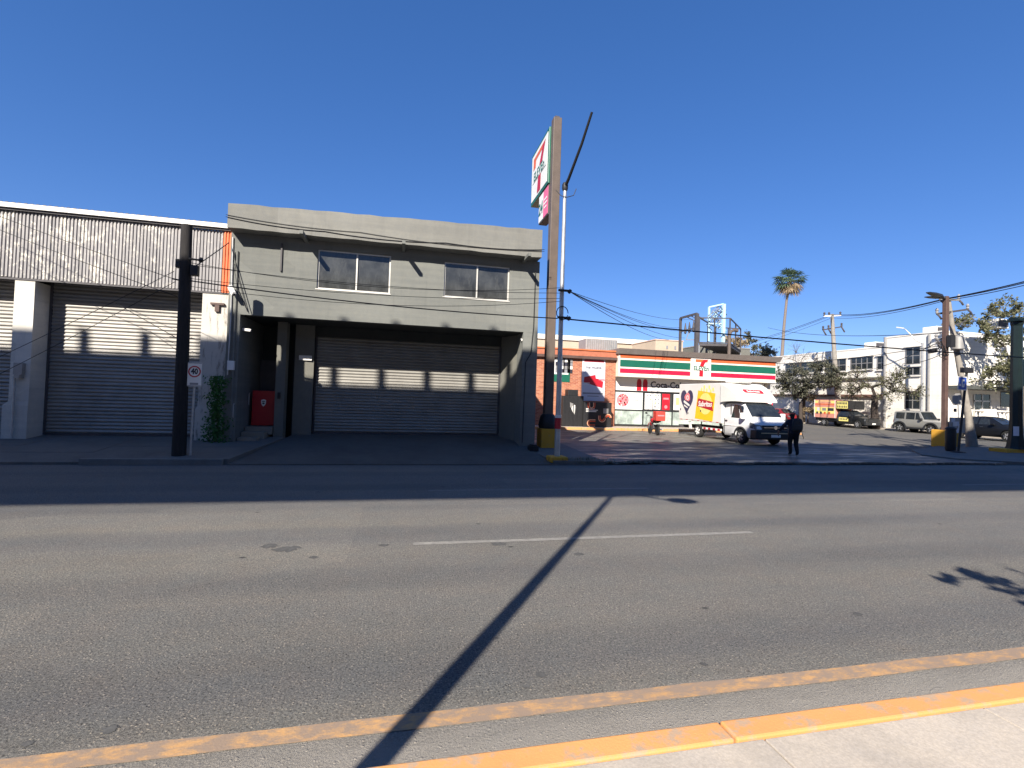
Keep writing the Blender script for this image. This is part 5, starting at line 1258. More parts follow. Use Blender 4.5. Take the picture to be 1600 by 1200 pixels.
# sparse tree by the pickup
cl = px_clusters([(1310, 606, 1.0), (1322, 596, 1.1), (1336, 590, 1.1), (1330, 608, 1.0), (1346, 600, 1.1), (1352, 612, 1.0), (1362, 596, 1.1), (1376, 600, 1.0), (1390, 592, 1.1), (1402, 600, 1.1), (1410, 612, 1.0), (1398, 618, .9), (1384, 612, .9), (1418, 598, .9), (1408, 586, .9), (1318, 618, .7), (1424, 610, .7)], X=41.6)
b3_ = PX(1369, 671, 42.4); b3_.z = .08
tt = PX(1367, 618, 42.2)
ribbon_tree('sparse_tree', 'sparse knotty tree with thick trunk between black pickup and silver off-roader', 'tree', b3_, [b3_, b3_.lerp(tt, .5)+Vector((0, .1, 0)), tt], [.34, .29, .24], cl, LEAF_OLV, BARKD, 200, .075, 9)
# tall leafy tree by the porch
cl = px_clusters([(1535, 505, .9), (1548, 498, 1.0), (1560, 492, 1.0), (1575, 490, 1.1), (1590, 486, 1.1), (1552, 520, .8), (1566, 540, 1.2), (1580, 530, 1.2), (1594, 545, 1.2), (1570, 562, 1.2), (1588, 572, 1.2), (1560, 580, 1.0), (1576, 592, 1.1), (1598, 596, 1.1), (1600, 510, 1.2), (1610, 560, 1.3), (1612, 600, 1.2), (1622, 530, 1.3)], Y=29.2)
b4_ = PY(1600, 672, 29.2); b4_.z = .05
ribbon_tree('leafy_tree', 'tall olive leafy tree behind the dark green gantry column', 'tree', b4_, [b4_, b4_+Vector((0, 0, 2)), b4_+Vector((-.2, .1, 4.2))], [.26, .22, .17], cl, LEAF_OLV, BARK, 330, .13, 5)
# trees far behind the store roof
for i, (pl, Yt, lab) in enumerate((([(1172, 545, 1.2), (1176, 535, 1.0), (1174, 525, .8), (1170, 552, 1.3), (1180, 552, 1.2)], 66, 'narrow grey green tree rising beyond the roof platform'),
                                   ([(1190, 548, 1.3), (1200, 552, 1.4), (1208, 555, 1.3), (1196, 556, 1.3), (1184, 556, 1.2)], 74, 'low rounded tree beyond the end of the striped fascia'),
                                   ([(1148, 528, 1.0), (1156, 532, 1.0), (1162, 540, 1.1), (1150, 540, 1.0)], 60, 'brownish thin tree right behind the roof platform'))):
    cl = px_clusters(pl, Y=Yt); b_ = PY(pl[0][0], 625, Yt); b_.z = 0
    ribbon_tree('distant_tree', lab, 'tree', b_, [b_, b_+Vector((0, 0, 3)), Vector((cl[0][0], cl[0][1], cl[0][2]-1))], [.25, .2, .12], cl, (LEAF_DK, LEAF_DK, LEAF_DRY)[i], BARK, 260, .2, 5)
# young tree behind camera, leaf shadow on the road
cl = [(2.95, -1.8, 4.45, .28), (3.1, -1.7, 4.55, .32), (3.35, -1.75, 4.5, .35), (3.7, -1.85, 4.55, .34), (4.0, -1.95, 4.4, .40), (2.72, -1.3, 4.5, .13), (3.2, -1.25, 4.52, .10), (4.3, -2.0, 4.5, .5)]
ribbon_tree('young_tree', 'young street tree with big leaves on the near sidewalk', 'tree', (4.3, -2.6, .13), [(4.3, -2.6, .13), (4.25, -2.6, 2.2), (4.1, -2.5, 3.9)], [.06, .05, .04], cl, LEAF_GRN, BARK, 34, .10, 4)

# palm
def palm():
    bp0 = PY(1221, 600, 62); bp0.z = 0; tp0 = PY(1234, 441, 62)
    t = thing('fan_palm', 'very tall slender fan palm with dead skirt above the side street', 'palm tree', bp0)
    P_ = [bp0, PY(1222, 555, 62), PY(1225, 510, 62), PY(1229, 470, 62), tp0]
    MB().tube(P_, [.34, .25, .2, .18, .17], 10).build('trunk', PALMB, t, smooth=60)
    g, d = MB(), MB()
    def frond(b, el, az, L, fan, drp):
        dr = Vector((math.cos(az)*math.cos(el), math.sin(az)*math.cos(el), math.sin(el)))
        o = tp0+Vector((0, 0, random.uniform(-.1, .5))); hub = o+dr*L*.5+Vector((0, 0, -drp*.15))
        b.tube([o, o+dr*L*.25, hub], [.03, .025, .02], 4)
        sd_ = dr.cross(Vector((0, 0, 1))); sd_ = sd_.normalized() if sd_.length > .01 else Vector((1, 0, 0)); upv = sd_.cross(dr)
        n = 13
        for k in range(n):
            a = -1.25+2.5*k/(n-1); q = (dr*math.cos(a)+sd_*math.sin(a)+upv*random.uniform(-.12, .12)).normalized(); l = L*fan*random.uniform(.85, 1.1)
            w = .065*L*.5; pw = q.cross(upv).normalized()*w
            m_ = hub+q*l*.6+Vector((0, 0, -drp*.10)); e = hub+q*l+Vector((0, 0, -drp*.55))
            b.add([hub, m_+pw, m_-pw, e], [(0, 1, 2), (1, 3, 2)])
    for k in range(38): frond(g, random.uniform(-.45, 1.35), random.random()*6.28, random.uniform(1.9, 2.6), .62, random.uniform(.5, 1.4))
    for k in range(30): frond(d, random.uniform(-1.4, -.5), random.random()*6.28, random.uniform(1.6, 2.6), .55, random.uniform(.4, 1.1))
    g.build('crown', PALM_G, t); d.build('dead_skirt', PALM_D, t)
palm()

# rubble and weeds at the broken lot edge
rb = MB()
for k in range(420):
    x = random.uniform(5.6, 12.5); y = 13.58+abs(random.gauss(0, .16))*(1.4 if 6 < x < 9.5 else .5); s_ = random.uniform(.015, .07)
    c = Vector((x, y, .03)); pts = [c+Vector((random.uniform(-1, 1)*s_, random.uniform(-1, 1)*s_, random.uniform(0, 1)*s_)) for _ in range(4)]
    rb.add(pts, [(0, 1, 2), (0, 2, 3), (0, 3, 1), (1, 3, 2)])
o = rb.build('rubble', RUBBLE); struct(o, True); o['label'] = 'crumbled concrete rubble along the broken edge of the lot'; o['category'] = 'rubble'
wd = MB()
for k in range(500):
    x = 5.2+random.gauss(0, .45); y = 13.7+random.gauss(0, .12); h_ = random.uniform(.05, .2); a = random.random()*6.28
    d = Vector((math.cos(a), math.sin(a), 0)); n_ = Vector((-d.y, d.x, 0))*.008; p = Vector((x, y, .06))
    wd.add([p-n_, p+n_, p+d*h_*.7+Vector((0, 0, h_))], [(0, 1, 2)])
o = wd.build('weeds', LEAF_OLV); struct(o, True); o['label'] = 'small weeds growing at the lamp post foot'; o['category'] = 'weeds'

# ================================================================== VEHICLES (local axes: x forward, y left, z up)
def sec(zb, zm, zbelt, zt, wm, wb_, wt): return [(wm*.90, zb), (wm, zb+.13), (wm, zm), (wb_, zbelt), (wt+(wb_-wt)*.10, zt-(zt-zbelt)*.10-.015), (wt*.80, zt)]
class Loft:
    def __init__(s, st): s.st = [(q[0], sec(*q[1:])) for q in st]
    def mesh(s):
        vs = []; k = 12
        for x, c in s.st:
            vs += [(x, y, z) for y, z in c]+[(x, -y, z) for y, z in reversed(c)]
        fs = []; n = len(s.st)
        for i in range(n-1):
            for j in range(k): fs.append((i*k+j, i*k+(j+1) % k, (i+1)*k+(j+1) % k, (i+1)*k+j))
        fs.append(tuple(range(k))); fs.append(tuple(reversed(range((n-1)*k, n*k))))
        me = bpy.data.meshes.new('body'); me.from_pydata(vs, [], fs)
        bm = bmesh.new(); bm.from_mesh(me); bmesh.ops.recalc_face_normals(bm, faces=bm.faces); bm.to_mesh(me); bm.free(); return me
    def y(s, x, z):
        st = s.st
        for i in range(len(st)-1):
            a, b = st[i][0], st[i+1][0]
            if min(a, b)-1e-6 <= x <= max(a, b)+1e-6:
                t = (x-a)/(b-a) if b != a else 0
                c = [(p[0]+(q[0]-p[0])*t, p[1]+(q[1]-p[1])*t) for p, q in zip(st[i][1], st[i+1][1])]
                for j in range(1, 5):
                    if c[j][1]-1e-6 <= z <= c[j+1][1]+1e-6:
                        u = (z-c[j][1])/max(1e-6, c[j+1][1]-c[j][1]); return c[j][0]+(c[j+1][0]-c[j][0])*u
                return c[4][0] if z > c[4][1] else c[1][0]
        return st[-1][1][2][0]
def boolean_cut(me, cutters):
    o = bpy.data.objects.new('tmp', me); COL.objects.link(o); cs = []
    for c in cutters:
        co = bpy.data.objects.new('cut', c); COL.objects.link(co); cs.append(co)
        md = o.modifiers.new('b', 'BOOLEAN'); md.object = co; md.operation = 'DIFFERENCE'; md.solver = 'EXACT'
    dg = bpy.context.evaluated_depsgraph_get(); r = bpy.data.meshes.new_from_object(o.evaluated_get(dg))
    for q in cs+[o]: bpy.data.objects.remove(q)
    return r
def wheel(parent, x, y, r, w, rimmat=RIM, spokes=5):
    sgn = 1 if y > 0 else -1
    ty = MB().lathe([(r*.60, 0), (r*.93, 0), (r, w*.15), (r, w*.85), (r*.93, w), (r*.60, w)], (x, y-sgn*w*.5, r), (0, sgn, 0), 24).build('wheel', RUBBER, parent, smooth=50)
    rm = MB().lathe([(r*.62, w*.70), (r*.64, w*1.0), (r*.58, w*1.0), (r*.50, w*.80), (r*.18, w*.86), (r*.14, w*.98), (r*.02, w*1.0)], (x, y-sgn*w*.5, r), (0, sgn, 0), 24)
    rm.build('rim', rimmat, ty, smooth=40)
    sp = MB(); yo = y+sgn*w*.47
    for k in range(spokes):
        a = 2*PI*k/spokes+.3; c0, c1 = .14*r, .56*r; t_ = r*.17; d = Vector((math.cos(a), 0, math.sin(a))); n_ = Vector((-math.sin(a), 0, math.cos(a)))*t_*.5; o = Vector((x, yo, r))
        h_ = Vector((0, sgn*.03, 0)); p = [o+d*c0-n_, o+d*c0+n_, o+d*c1+n_*1.2, o+d*c1-n_*1.2]
        sp.hexa(p+[q+h_ for q in p])
    sp.build('spokes', rimmat, ty)
    MB().lathe([(r*.5, w*.81), (r*.49, w*.83)], (x, y-sgn*w*.5, r), (0, sgn, 0), 20).build('brake_shadow', RUBBER, ty)
def side_glass(parent, L, poly, mat=CARGL, off=.008, name='side_window', sides=(1, -1)):
    for s_ in sides:
        bm = bmesh.new(); vv = [bm.verts.new((x, 0, z)) for x, z in poly]; bm.faces.new(vv)
        bmesh.ops.triangulate(bm, faces=bm.faces[:]); bmesh.ops.subdivide_edges(bm, edges=bm.edges[:], cuts=5, use_grid_fill=True)
        for v_ in bm.verts: v_.co.y = s_*(L.y(v_.co.x, v_.co.z)+off)
        bmesh.ops.recalc_face_normals(bm, faces=bm.faces)
        me = bpy.data.meshes.new(name); bm.to_mesh(me); bm.free(); link(name, me, mat, parent, smooth=60)
def screen(parent, x0, z0, w0, x1, z1, w1, mat=CARGL, name='windscreen', off=.012, bulge=.05):
    n = 6; vs = []; nx = Vector((z1-z0, 0, -(x1-x0))); nx.normalize()
    if x0 < x1: nx = -nx
    sgn = 1 if x0 > x1 else -1
    nx = Vector((abs(z1-z0)*sgn, 0, abs(x1-x0))).normalized()
    for j in range(3):
        t = j/2
        for i in range(n+1):
            u = -1+2*i/n; p = Vector((x0+(x1-x0)*t, u*(w0+(w1-w0)*t), z0+(z1-z0)*t))+nx*(off+bulge*(1-u*u)*.4); vs.append(p)
    fs = [(j*(n+1)+i, j*(n+1)+i+1, (j+1)*(n+1)+i+1, (j+1)*(n+1)+i) for j in range(2) for i in range(n)]
    if sgn < 0: fs = [tuple(reversed(f)) for f in fs]
    MB().add(vs, fs).build(name, mat, parent, smooth=60)
def vehicle(name, label, cat, loc, rz, stations, paint, wheels, wr, ww, rimmat=RIM, spokes=5, arch=1.16, group=None):
    root = thing(name, label, cat, loc, group, local=True, rz=rz)
    L = Loft(stations); me = L.mesh(); cut = []
    wid = max(q[5] for q in stations)
    for wx in wheels:
        for s_ in (1, -1):
            cut.append(MB().lathe([(wr*arch, 0), (wr*arch, .5)], (wx, s_*(wid-.30), wr), (0, s_, 0), 24).mesh('c'))
    me = boolean_cut(me, cut); me.materials.clear()
    body = link('body', me, paint, root, smooth=38)
    MB().box((min(wheels)-wr*1.3, -wid+.32, wr*.7), (max(wheels)+wr*1.3, wid-.32, wr*2.2)).build('underbody', RUBBER, root)
    for wx in wheels:
        for s_ in (1, -1): wheel(root, wx, s_*(wid-ww*.55), wr, ww, rimmat, spokes)
    return root, L, wid
def box_part(root, a, b, nm, mat, bevel=.0): return MB().box(a, b).build(nm, mat, root, bevel=bevel)
VG = 'cars parked along the white wall'

# ---- silver boxy off-roader
st = [(-1.70, .42, .70, .95, 1.00, .74, .74, .66), (-1.66, .40, .70, .98, 1.66, .77, .77, .66), (-1.0, .38, .70, 1.00, 1.72, .78, .78, .68), (.20, .38, .70, 1.00, 1.71, .78, .78, .68), (.52, .38, .70, .99, 1.10, .78, .775, .70), (.60, .38, .70, .94, 1.02, .78, .775, .68), (1.62, .40, .70, .92, .98, .76, .76, .66), (1.74, .44, .68, .88, .93, .72, .72, .62)]
jp = PX(1431, 674, 41.0)
v, L, wd_ = vehicle('offroad_car', 'silver beige boxy off-roader parked by the white corner building', 'car', (41.75, PX(1431.5, 660, 41.0).y, 0.0), -PI/2, st, SILVER, (1.08, -1.18), .36, .2, RIM, 5, 1.22, VG)
v.scale = (1.1, 1.05, 1.04)
side_glass(v, L, [(-.02, 1.05), (.36, 1.05), (.16, 1.58), (-.02, 1.58)]); side_glass(v, L, [(-.72, 1.05), (-.08, 1.05), (-.08, 1.58), (-.72, 1.58)]); side_glass(v, L, [(-1.5, 1.07), (-.84, 1.07), (-.84, 1.57), (-1.5, 1.57)])
screen(v, .53, 1.08, .66, .22, 1.64, .60)
for s_ in (1, -1):
    for wx in (1.08, -1.18):
        MB().prism(arc_strip(0, 0, .42, .52, -.25, PI+.25, 16), (wx, s_*(.785), .36), (1, 0, 0), (0, 0, 1), -s_*.05).build('arch_trim', PLAST, v)
    box_part(v, (-.75, s_*.76, .33), (.65, s_*.80, .43), 'side_sill', PLAST)
    box_part(v, (.36, s_*.80, 1.02), (.52, s_*.95, 1.18), 'mirror', PLAST, .02)
    MB().lathe([(.11, 0), (.11, .03)], (1.735, s_*.5, .80), (1, 0, 0), 16).build('headlight', LAMPG, v)
    box_part(v, (-1.72, s_*.6, .75), (-1.68, s_*.74, .92), 'tail_light', SRED)
box_part(v, (1.70, -.42, .72), (1.752, .42, .88), 'grille', PLAST); box_part(v, (1.70, -.76, .38), (1.86, .76, .62), 'bumper', PLAST, .03)
box_part(v, (1.862, -.2, .46), (1.87, .2, .56), 'licence_plate', SWHITE); box_part(v, (-1.80, -.72, .36), (-1.70, .72, .56), 'rear_bumper', PLAST, .03)
MB().lathe([(.34, 0), (.36, .05), (.36, .18), (.3, .22)], (-1.70, 0, .95), (-1, 0, 0), 20).build('spare_wheel', RUBBER, v)

# ---- generic sedan
def sedan(name, label, loc, rz, paint, s=1.0, hatch=False, group=VG):
    st = [(-2.15, .42, .62, .86, .95, .68, .68, .58), (-2.05, .30, .62, .90, 1.02, .80, .80, .66), (-1.55, .26, .62, .93, 1.06 if not hatch else 1.30, .86, .85, .66), (-.95, .25, .62, .94, 1.40, .87, .86, .60), (-.2, .25, .62, .93, 1.46, .87, .86, .60), (.35, .25, .62, .92, 1.40, .87, .86, .60), (1.05, .25, .62, .90, .98, .86, .85, .70), (1.8, .27, .60, .80, .87, .84, .82, .66), (2.12, .30, .56, .70, .76, .72, .70, .54), (2.2, .36, .52, .62, .66, .55, .52, .40)]
    v, L, wd_ = vehicle(name, label, 'car', loc, rz, st, paint, (1.38, -1.28), .32, .2, RIM, 7, 1.14, group)
    v.scale = (s, s, s)
    side_glass(v, L, [(-.10, .97), (.78, .97), (.30, 1.34), (-.10, 1.37)]); side_glass(v, L, [(-1.0, .98), (-.18, .97), (-.18, 1.37), (-.85, 1.33)]); side_glass(v, L, [(-1.45, 1.0), (-1.08, .99), (-.95, 1.28)])
    screen(v, 1.03, .995, .66, .38, 1.375, .52); screen(v, -1.53, 1.08, .62, -.97, 1.37, .52, name='rear_window')
    for s_ in (1, -1):
        MB().hexa([(1.86, s_*.50, .60), (2.12, s_*.50, .60), (1.98, s_*.80, .60), (1.75, s_*.84, .62), (1.84, s_*.50, .75), (2.06, s_*.50, .73), (1.95, s_*.78, .74), (1.74, s_*.835, .78)]).build('headlight', LAMPG, v)
        box_part(v, (-2.14, s_*.45, .72), (-2.02, s_*.80, .88), 'tail_light', SRED, .02)
        box_part(v, (.62, s_*.88, .94), (.82, s_*1.02, 1.06), 'mirror', paint, .03)
        for xx in (-.02, -.9): box_part(v, (xx, s_*.865, .80), (xx+.16, s_*.885, .83), 'door_handle', CHROME)
    box_part(v, (2.0, -.42, .50), (2.19, .42, .64), 'grille', PLAST); box_part(v, (1.95, -.75, .28), (2.24, .75, .46), 'bumper', PLAST, .04)
    box_part(v, (2.242, -.2, .36), (2.25, .2, .46), 'licence_plate', SWHITE)
    return v
p = PX(1217, 650, 41.0)
sedan('sedan_car', 'maroon red sedan parked beneath the dusty evergreen tree', (41.8, PX(1226, 655, 40.9).y+1.38*1.05, 0), -PI/2, CARRED, 1.05)
sedan('sedan_car', 'dark charcoal sedan parked in front of the porch balustrade', (39.6, PX(1575, 680, 38.75).y+1.38*1.1, 0), -PI/2, CARDK, 1.1)

# ---- black pickup with advert box
pk = PX(1339, 664, 40.6)
st = [(-.55, .35, .7, 1.0, 1.06, .84, .84, .74), (-.52, .34, .7, 1.02, 1.60, .86, .86, .66), (.35, .34, .7, 1.02, 1.63, .87, .87, .66), (.62, .34, .7, 1.01, 1.50, .87, .87, .66), (1.15, .34, .7, 1.0, 1.08, .87, .86, .74), (1.3, .34, .7, .98, 1.05, .87, .86, .74), (2.25, .36, .68, .92, .98, .85, .84, .70), (2.42, .4, .64, .84, .9, .78, .77, .62)]
v, L, wd_ = vehicle('pickup_truck', 'black pickup truck with yellow and red advert box by the white wall', 'truck', (40.6+.87, pk.y+1.62, 0), -PI/2, st, CARBLK, (1.62,), .37, .22, RIM, 6, 1.16, VG)
for s_ in (1, -1): wheel(v, -1.95, s_*.76, .37, .22, RIM, 6)
box_part(v, (-3.0, -.40, .45), (1.0, .40, .62), 'chassis', RUBBER)
box_part(v, (-3.05, -.80, .55), (-.6, .80, .80), 'flatbed', CARBLK, .02)
bxm = M('box_pink', (.62, .26, .20), .5, .1, 2, 0)
bx = box_part(v, (-3.05, -.95, .84), (-.62, .95, 2.58), 'cargo_box', bxm)
for s_ in (1, -1):
    yy = s_*.952
    def stick(x0, z0, x1, z1, mat, d=1, nm='print'):
        MB().box((x0, yy, z0), (x1, yy+s_*.003*d, z1)).build(nm, mat, bx)
    stick(-3.0, 2.25, -.67, 2.48, LYEL, 1); stick(-2.6, 2.27, -1.1, 2.42, bxm, 2); stick(-3.0, 2.05, -.67, 2.2, M('box_orange', (.65, .16, .08), .5, .1, 3, 0), 1)
    stick(-3.0, 1.25, -.67, 1.85, LYEL, 1); stick(-1.45, 1.5, -.78, 1.78, INK, 2); stick(-2.7, 1.5, -2.4, 1.8, POSTER, 2); stick(-2.1, 1.5, -1.65, 1.78, STEELGR, 2)
    for xx in (-2.8, -2.35, -1.9, -1.4): stick(xx, 1.18, xx+.22, 1.40, INK if xx < -2 else SORANGE, 3)
    stick(-3.05, .84, -2.98, 2.58, SWHITE, 4, 'corner_trim'); stick(-.68, .84, -.62, 2.58, SWHITE, 4, 'corner_trim')
hb = box_part(v, (-.60, -.92, 1.72), (.75, .92, 2.52), 'roof_board', BLACK)
for s_ in (1, -1):
    MB().box((-.5, s_*.922, 1.78), (.70, s_*.926, 2.45)).build('print', LYEL, hb)
    for z0, n_ in ((2.17, 7), (1.85, 6)):
        for k in range(n_):
            MB().box((-.42+k*1.08/n_, s_*.927, z0), (-.42+k*1.08/n_+.10, s_*.930, z0+.2)).build('letter_block', INK, hb)
    MB().box((-.28, s_*(L.y(.1, .8)+.006), .60), (.72, s_*(L.y(.1, .8)+.010), .95)).build('door_decal', LYEL, v)
    for k in range(5): MB().box((-.18+k*.17, s_*(L.y(.1, .8)+.011), .72), (-.08+k*.17, s_*(L.y(.1, .8)+.014), .86)).build('decal_mark', INK, v)
    box_part(v, (2.18, s_*.55, .70), (2.38, s_*.83, .86), 'headlight', LAMPG, .02)
    box_part(v, (.85, s_*.88, 1.05), (1.0, s_*1.06, 1.25), 'mirror', BLACK, .02)
side_glass(v, L, [(-.42, 1.06), (.95, 1.06), (.52, 1.48), (-.42, 1.55)])
screen(v, 1.13, 1.10, .68, .64, 1.47, .56)
box_part(v, (2.3, -.5, .66), (2.44, .5, .82), 'grille', PLAST); box_part(v, (2.25, -.85, .34), (2.52, .85, .60), 'bumper', PLAST, .04); box_part(v, (2.522, -.2, .42), (2.53, .2, .54), 'licence_plate', SWHITE)

# ---- white box van
fw = G(1161, 693.5, .07); HD = R_(-91)
hv = Vector((math.cos(HD), math.sin(HD), 0)); lv_ = Vector((-hv.y, hv.x, 0))
vo = fw - hv*0 + lv_*.80; vo.z = .07
st = [(-1.30, .32, .85, 1.15, 1.93, .92, .92, .80), (-.9, .32, .85, 1.15, 1.96, .93, .93, .82), (-.35, .32, .85, 1.15, 1.96, .94, .93, .80), (-.05, .32, .85, 1.14, 1.90, .95, .93, .77), (.55, .32, .85, 1.12, 1.28, .95, .92, .82), (.62, .32, .85, 1.10, 1.20, .95, .92, .82), (.88, .34, .80, .98, 1.08, .94, .90, .76), (1.02, .38, .66, .82, .92, .90, .86, .70), (1.06, .42, .6, .72, .80, .84, .80, .66)]
v, L, wd_ = vehicle('delivery_van', 'white snack delivery van with tall box body parked outside the striped store', 'van', vo, HD, st, VANW, (0.0,), .345, .22, M('steel_rim', (.42, .42, .43), .45, .1, 4, 0, metal=.5), 6, 1.2)
for s_ in (1, -1): wheel(v, -3.5, s_*.82, .345, .22, WTRIM, 6)
box_part(v, (-5.1, -.42, .42), (.6, .42, .62), 'chassis', RUBBER)
# box body
bx = MB(); W2 = 1.02; zb, ztp2 = .86, 2.86
bx.box((-5.25, -W2, zb), (-1.32, W2, ztp2))
bx = bx.build('cargo_box', BOXW, v, bevel=.03)
# wind deflector nose over the cab
nz = []
for x, z0, z1, w in ((-1.33, 1.9, ztp2-.004, W2-.01), (-1.15, 1.94, ztp2-.03, W2-.015), (-.75, 1.97, 2.66, W2-.04), (-.35, 1.98, 2.40, W2-.08), (-.02, 1.97, 2.13, W2-.13), (.08, 1.955, 2.02, W2-.18)):
    nz.append([(x, w, z0), (x, w, z1-min(.07, (z1-z0)*.3)), (x, w*.94, z1), (x, -w*.94, z1), (x, -w, z1-min(.07, (z1-z0)*.3)), (x, -w, z0)])
vs = [p for r in nz for p in r]; n_ = len(nz)
fs = [(i*6+k, i*6+(k+1) % 6, (i+1)*6+(k+1) % 6, (i+1)*6+k) for i in range(n_-1) for k in range(6)]+[tuple(range(6)), tuple(reversed(range((n_-1)*6, n_*6)))]
me = MB().add(vs, fs).mesh('wind_deflector'); bm = bmesh.new(); bm.from_mesh(me); bmesh.ops.recalc_face_normals(bm, faces=bm.faces); bm.to_mesh(me); bm.free()
link('wind_deflector', me, BOXW, v, smooth=32)
# moulded recess line on the deflector
for s_ in (1, -1):
    MB().tube([(-1.28, s_*1.01, 2.6), (-1.1, s_*1.0, 2.25), (-.6, s_*.965, 2.09), (-.05, s_*.90, 2.03)], .018, 5).build('deflector_seam', STEELGR, v)
MB().lathe([(.05, 0), (.55, .02), (.62, .08), (.55, .15), (.1, .17)], (-1.5, 0, ztp2), (0, 0, 1), 20).build('roof_fan', WTRIM, v, smooth=40)
v.children[-1].scale = (1, 1.1, 1)
# windows
side_glass(v, L, [(-.72, 1.20), (.32, 1.18), (-.02, 1.76), (-.62, 1.82)])
screen(v, .545, 1.29, .78, -.035, 1.88, .70, bulge=.08)
for s_ in (1, -1):
    MB().box((-.80, s_*(L.y(-.8, 1.4)+.004), 1.20), (-.745, s_*(L.y(-.8, 1.4)+.012), 1.80)).build('window_rubber', PLAST, v)
    box_part(v, (.20, s_*.95, 1.16), (.36, s_*1.17, 1.45), 'mirror', WTRIM, .04)
    box_part(v, (-1.16, s_*.945, 1.02), (-.98, s_*.965, 1.06), 'door_handle', PLAST)
    MB().hexa([(.80, s_*.62, .74), (1.085, s_*.62, .73), (.99, s_*.93, .73), (.62, s_*.965, .80), (.82, s_*.62, .95), (1.05, s_*.62, .92), (.95, s_*.915, .95), (.62, s_*.955, 1.04)]).build('headlight', LAMPG, v)
    MB().prism([(-.60, .30), (-.60, .44), (-.44, .46), (-.41, .46)], (0, s_*.955, 0), (1, 0, 0), (0, 0, 1), -s_*.02).build('side_sill', PLAST, v)
    MB().prism(arc_strip(0, 0, .40, .47, .1, PI-.1, 14), (0, s_*.95, .345), (1, 0, 0), (0, 0, 1), -s_*.025).build('arch_trim', PLAST, v)
    MB().box((-1.28, s_*.93, .80), (.55, s_*.952, .83)).build('door_crease', WTRIM, v)
    MB().box((-1.20, s_*.935, .34), (-1.185, s_*.957, 1.15)).build('door_gap', PLAST, v)
box_part(v, (.64, -.965, .29), (1.13, .965, .74), 'bumper', PLAST, .08)
box_part(v, (.86, -.64, .745), (1.10, .64, .93), 'grille', PLAST, .03)
box_part(v, (1.095, -.6, .82), (1.108, .6, .842), 'grille_bar', CHROME); box_part(v, (1.1, -.75, .565), (1.14, .75, .61), 'bumper_strip', M('strip_tan', (.55, .42, .25), .5, .1, 3, 0))
MB().lathe([(.085, 0), (.085, .02)], (1.10, 0, .835), (1, 0, 0), 16).build('badge', CHROME, v)
box_part(v, (1.131, -.24, .40), (1.145, .24, .52), 'licence_plate', SWHITE)
box_part(v, (-5.35, -.95, .40), (-5.15, .95, .58), 'rear_bumper', DKSTEEL)
for s_ in (1, -1):
    MB().prism([(-4.15, .80), (-4.35, .80), (-4.25, .42), (-4.02, .42)], (0, s_*.93, 0), (1, 0, 0), (0, 0, 1), -s_*.03).build('mud_flap', WTRIM, v)
    gb_ = MB().box((-3.05, s_*.90, .48), (-1.45, s_*.94, .58)).build('side_guard', WTRIM, v)
    for k in range(4): MB().box((-2.95+k*.4, s_*.941, .485), (-2.75+k*.4, s_*.945, .575)).build('reflector', SRED, gb_)
    MB().box((-5.2, s_*1.021, zb), (-1.35, s_*1.03, zb+.06)).build('lower_rail', ALU, v)
    for k in range(7): MB().box((-5.05+k*.55, s_*1.031, zb+.015), (-4.85+k*.55, s_*1.034, zb+.05)).build('marker', SRED, v)
# graphics on both flanks of the box
for s_ in (1, -1):
    def fl(x, z): return Vector((x, s_*1.0215, z))
    uxf = Vector((-s_, 0, 0)) if s_ > 0 else Vector((1, 0, 0))
    def D(poly, cx, cz, mat, d=0, nm='graphic'): MB().prism(poly, fl(cx, cz)+Vector((0, s_*.003*d, 0)), uxf, (0, 0, 1), .003).build(nm, mat, bx)
    hs = 0.56
    heart = []
    for k in range(28):
        t_ = 2*PI*k/28; heart.append((hs*16*math.sin(t_)**3/16*1.1, hs*(13*math.cos(t_)-5*math.cos(2*t_)-2*math.cos(3*t_)-math.cos(4*t_))/13*1.12))
    hx = -4.45 if s_ < 0 else -2.15
    D(heart, hx, 1.95, NAVY, 1, 'heart_logo')
    k_ = 1.35
    D([(x*k_, z*k_) for x, z in [(-.02, .26), (.10, .30), (.2, .22), (.24, .02), (.14, -.06), (-.12, .0), (-.18, .1), (-.12, .2)]], hx, 1.98, PINKL, 2)
    D(arc_strip(.08, .12, .08, .13, 0, 2*PI, 14), hx, 1.98, SWHITE, 3)
    D([(x*k_, z*k_) for x, z in [(-.24, -.06), (-.18, -.02), (.2, -.18), (.22, -.26), (.14, -.25), (-.2, -.12)]], hx, 1.98, SWHITE, 2); D([(x*k_, z*k_) for x, z in [(-.22, -.2), (-.16, -.2), (.08, -.3), (.06, -.34), (-.18, -.26)]], hx, 1.98, SWHITE, 2)
    bx_ = -2.72 if s_ < 0 else -3.9
    D([(-.92, -.92), (.66, -1.02), (.86, .42), (-.66, .58)], bx_, 1.92, YELLOW, 1, 'chip_bag_graphic')
    D(circ(.02, .0, .56, 24), bx_, 1.80, LYEL, 2)
    D([(-.70, .04), (-.62, .28), (.70, .10), (.64, -.12), (.70, -.36), (-.72, -.14)], bx_, 1.80, SRED, 3)
    text('Sabritas', .38, SWHITE, bx, fl(bx_, 1.78)+Vector((0, s_*.0135, 0)), uxf, Vector((uxf.x*.12, 0, 1)), bold=.012)
    for k, (dx_, dz_) in enumerate(((-.34, .80), (-.1, .93), (.12, .76), (.34, .92), (.46, .70), (-.12, .70), (.66, .80))):
        D(circ(0, 0, .08, 10, .11), bx_+dx_*(1 if s_ < 0 else -1), 1.80+dz_*.93, LYEL, 1, 'chip_graphic')
    for (xx, zz) in ((-5.05, 1.45), (-4.3, 1.25), (-3.1, 1.42)): D(rectp(-.04, -.05, .04, .05), xx, zz, INK, 4, 'latch')
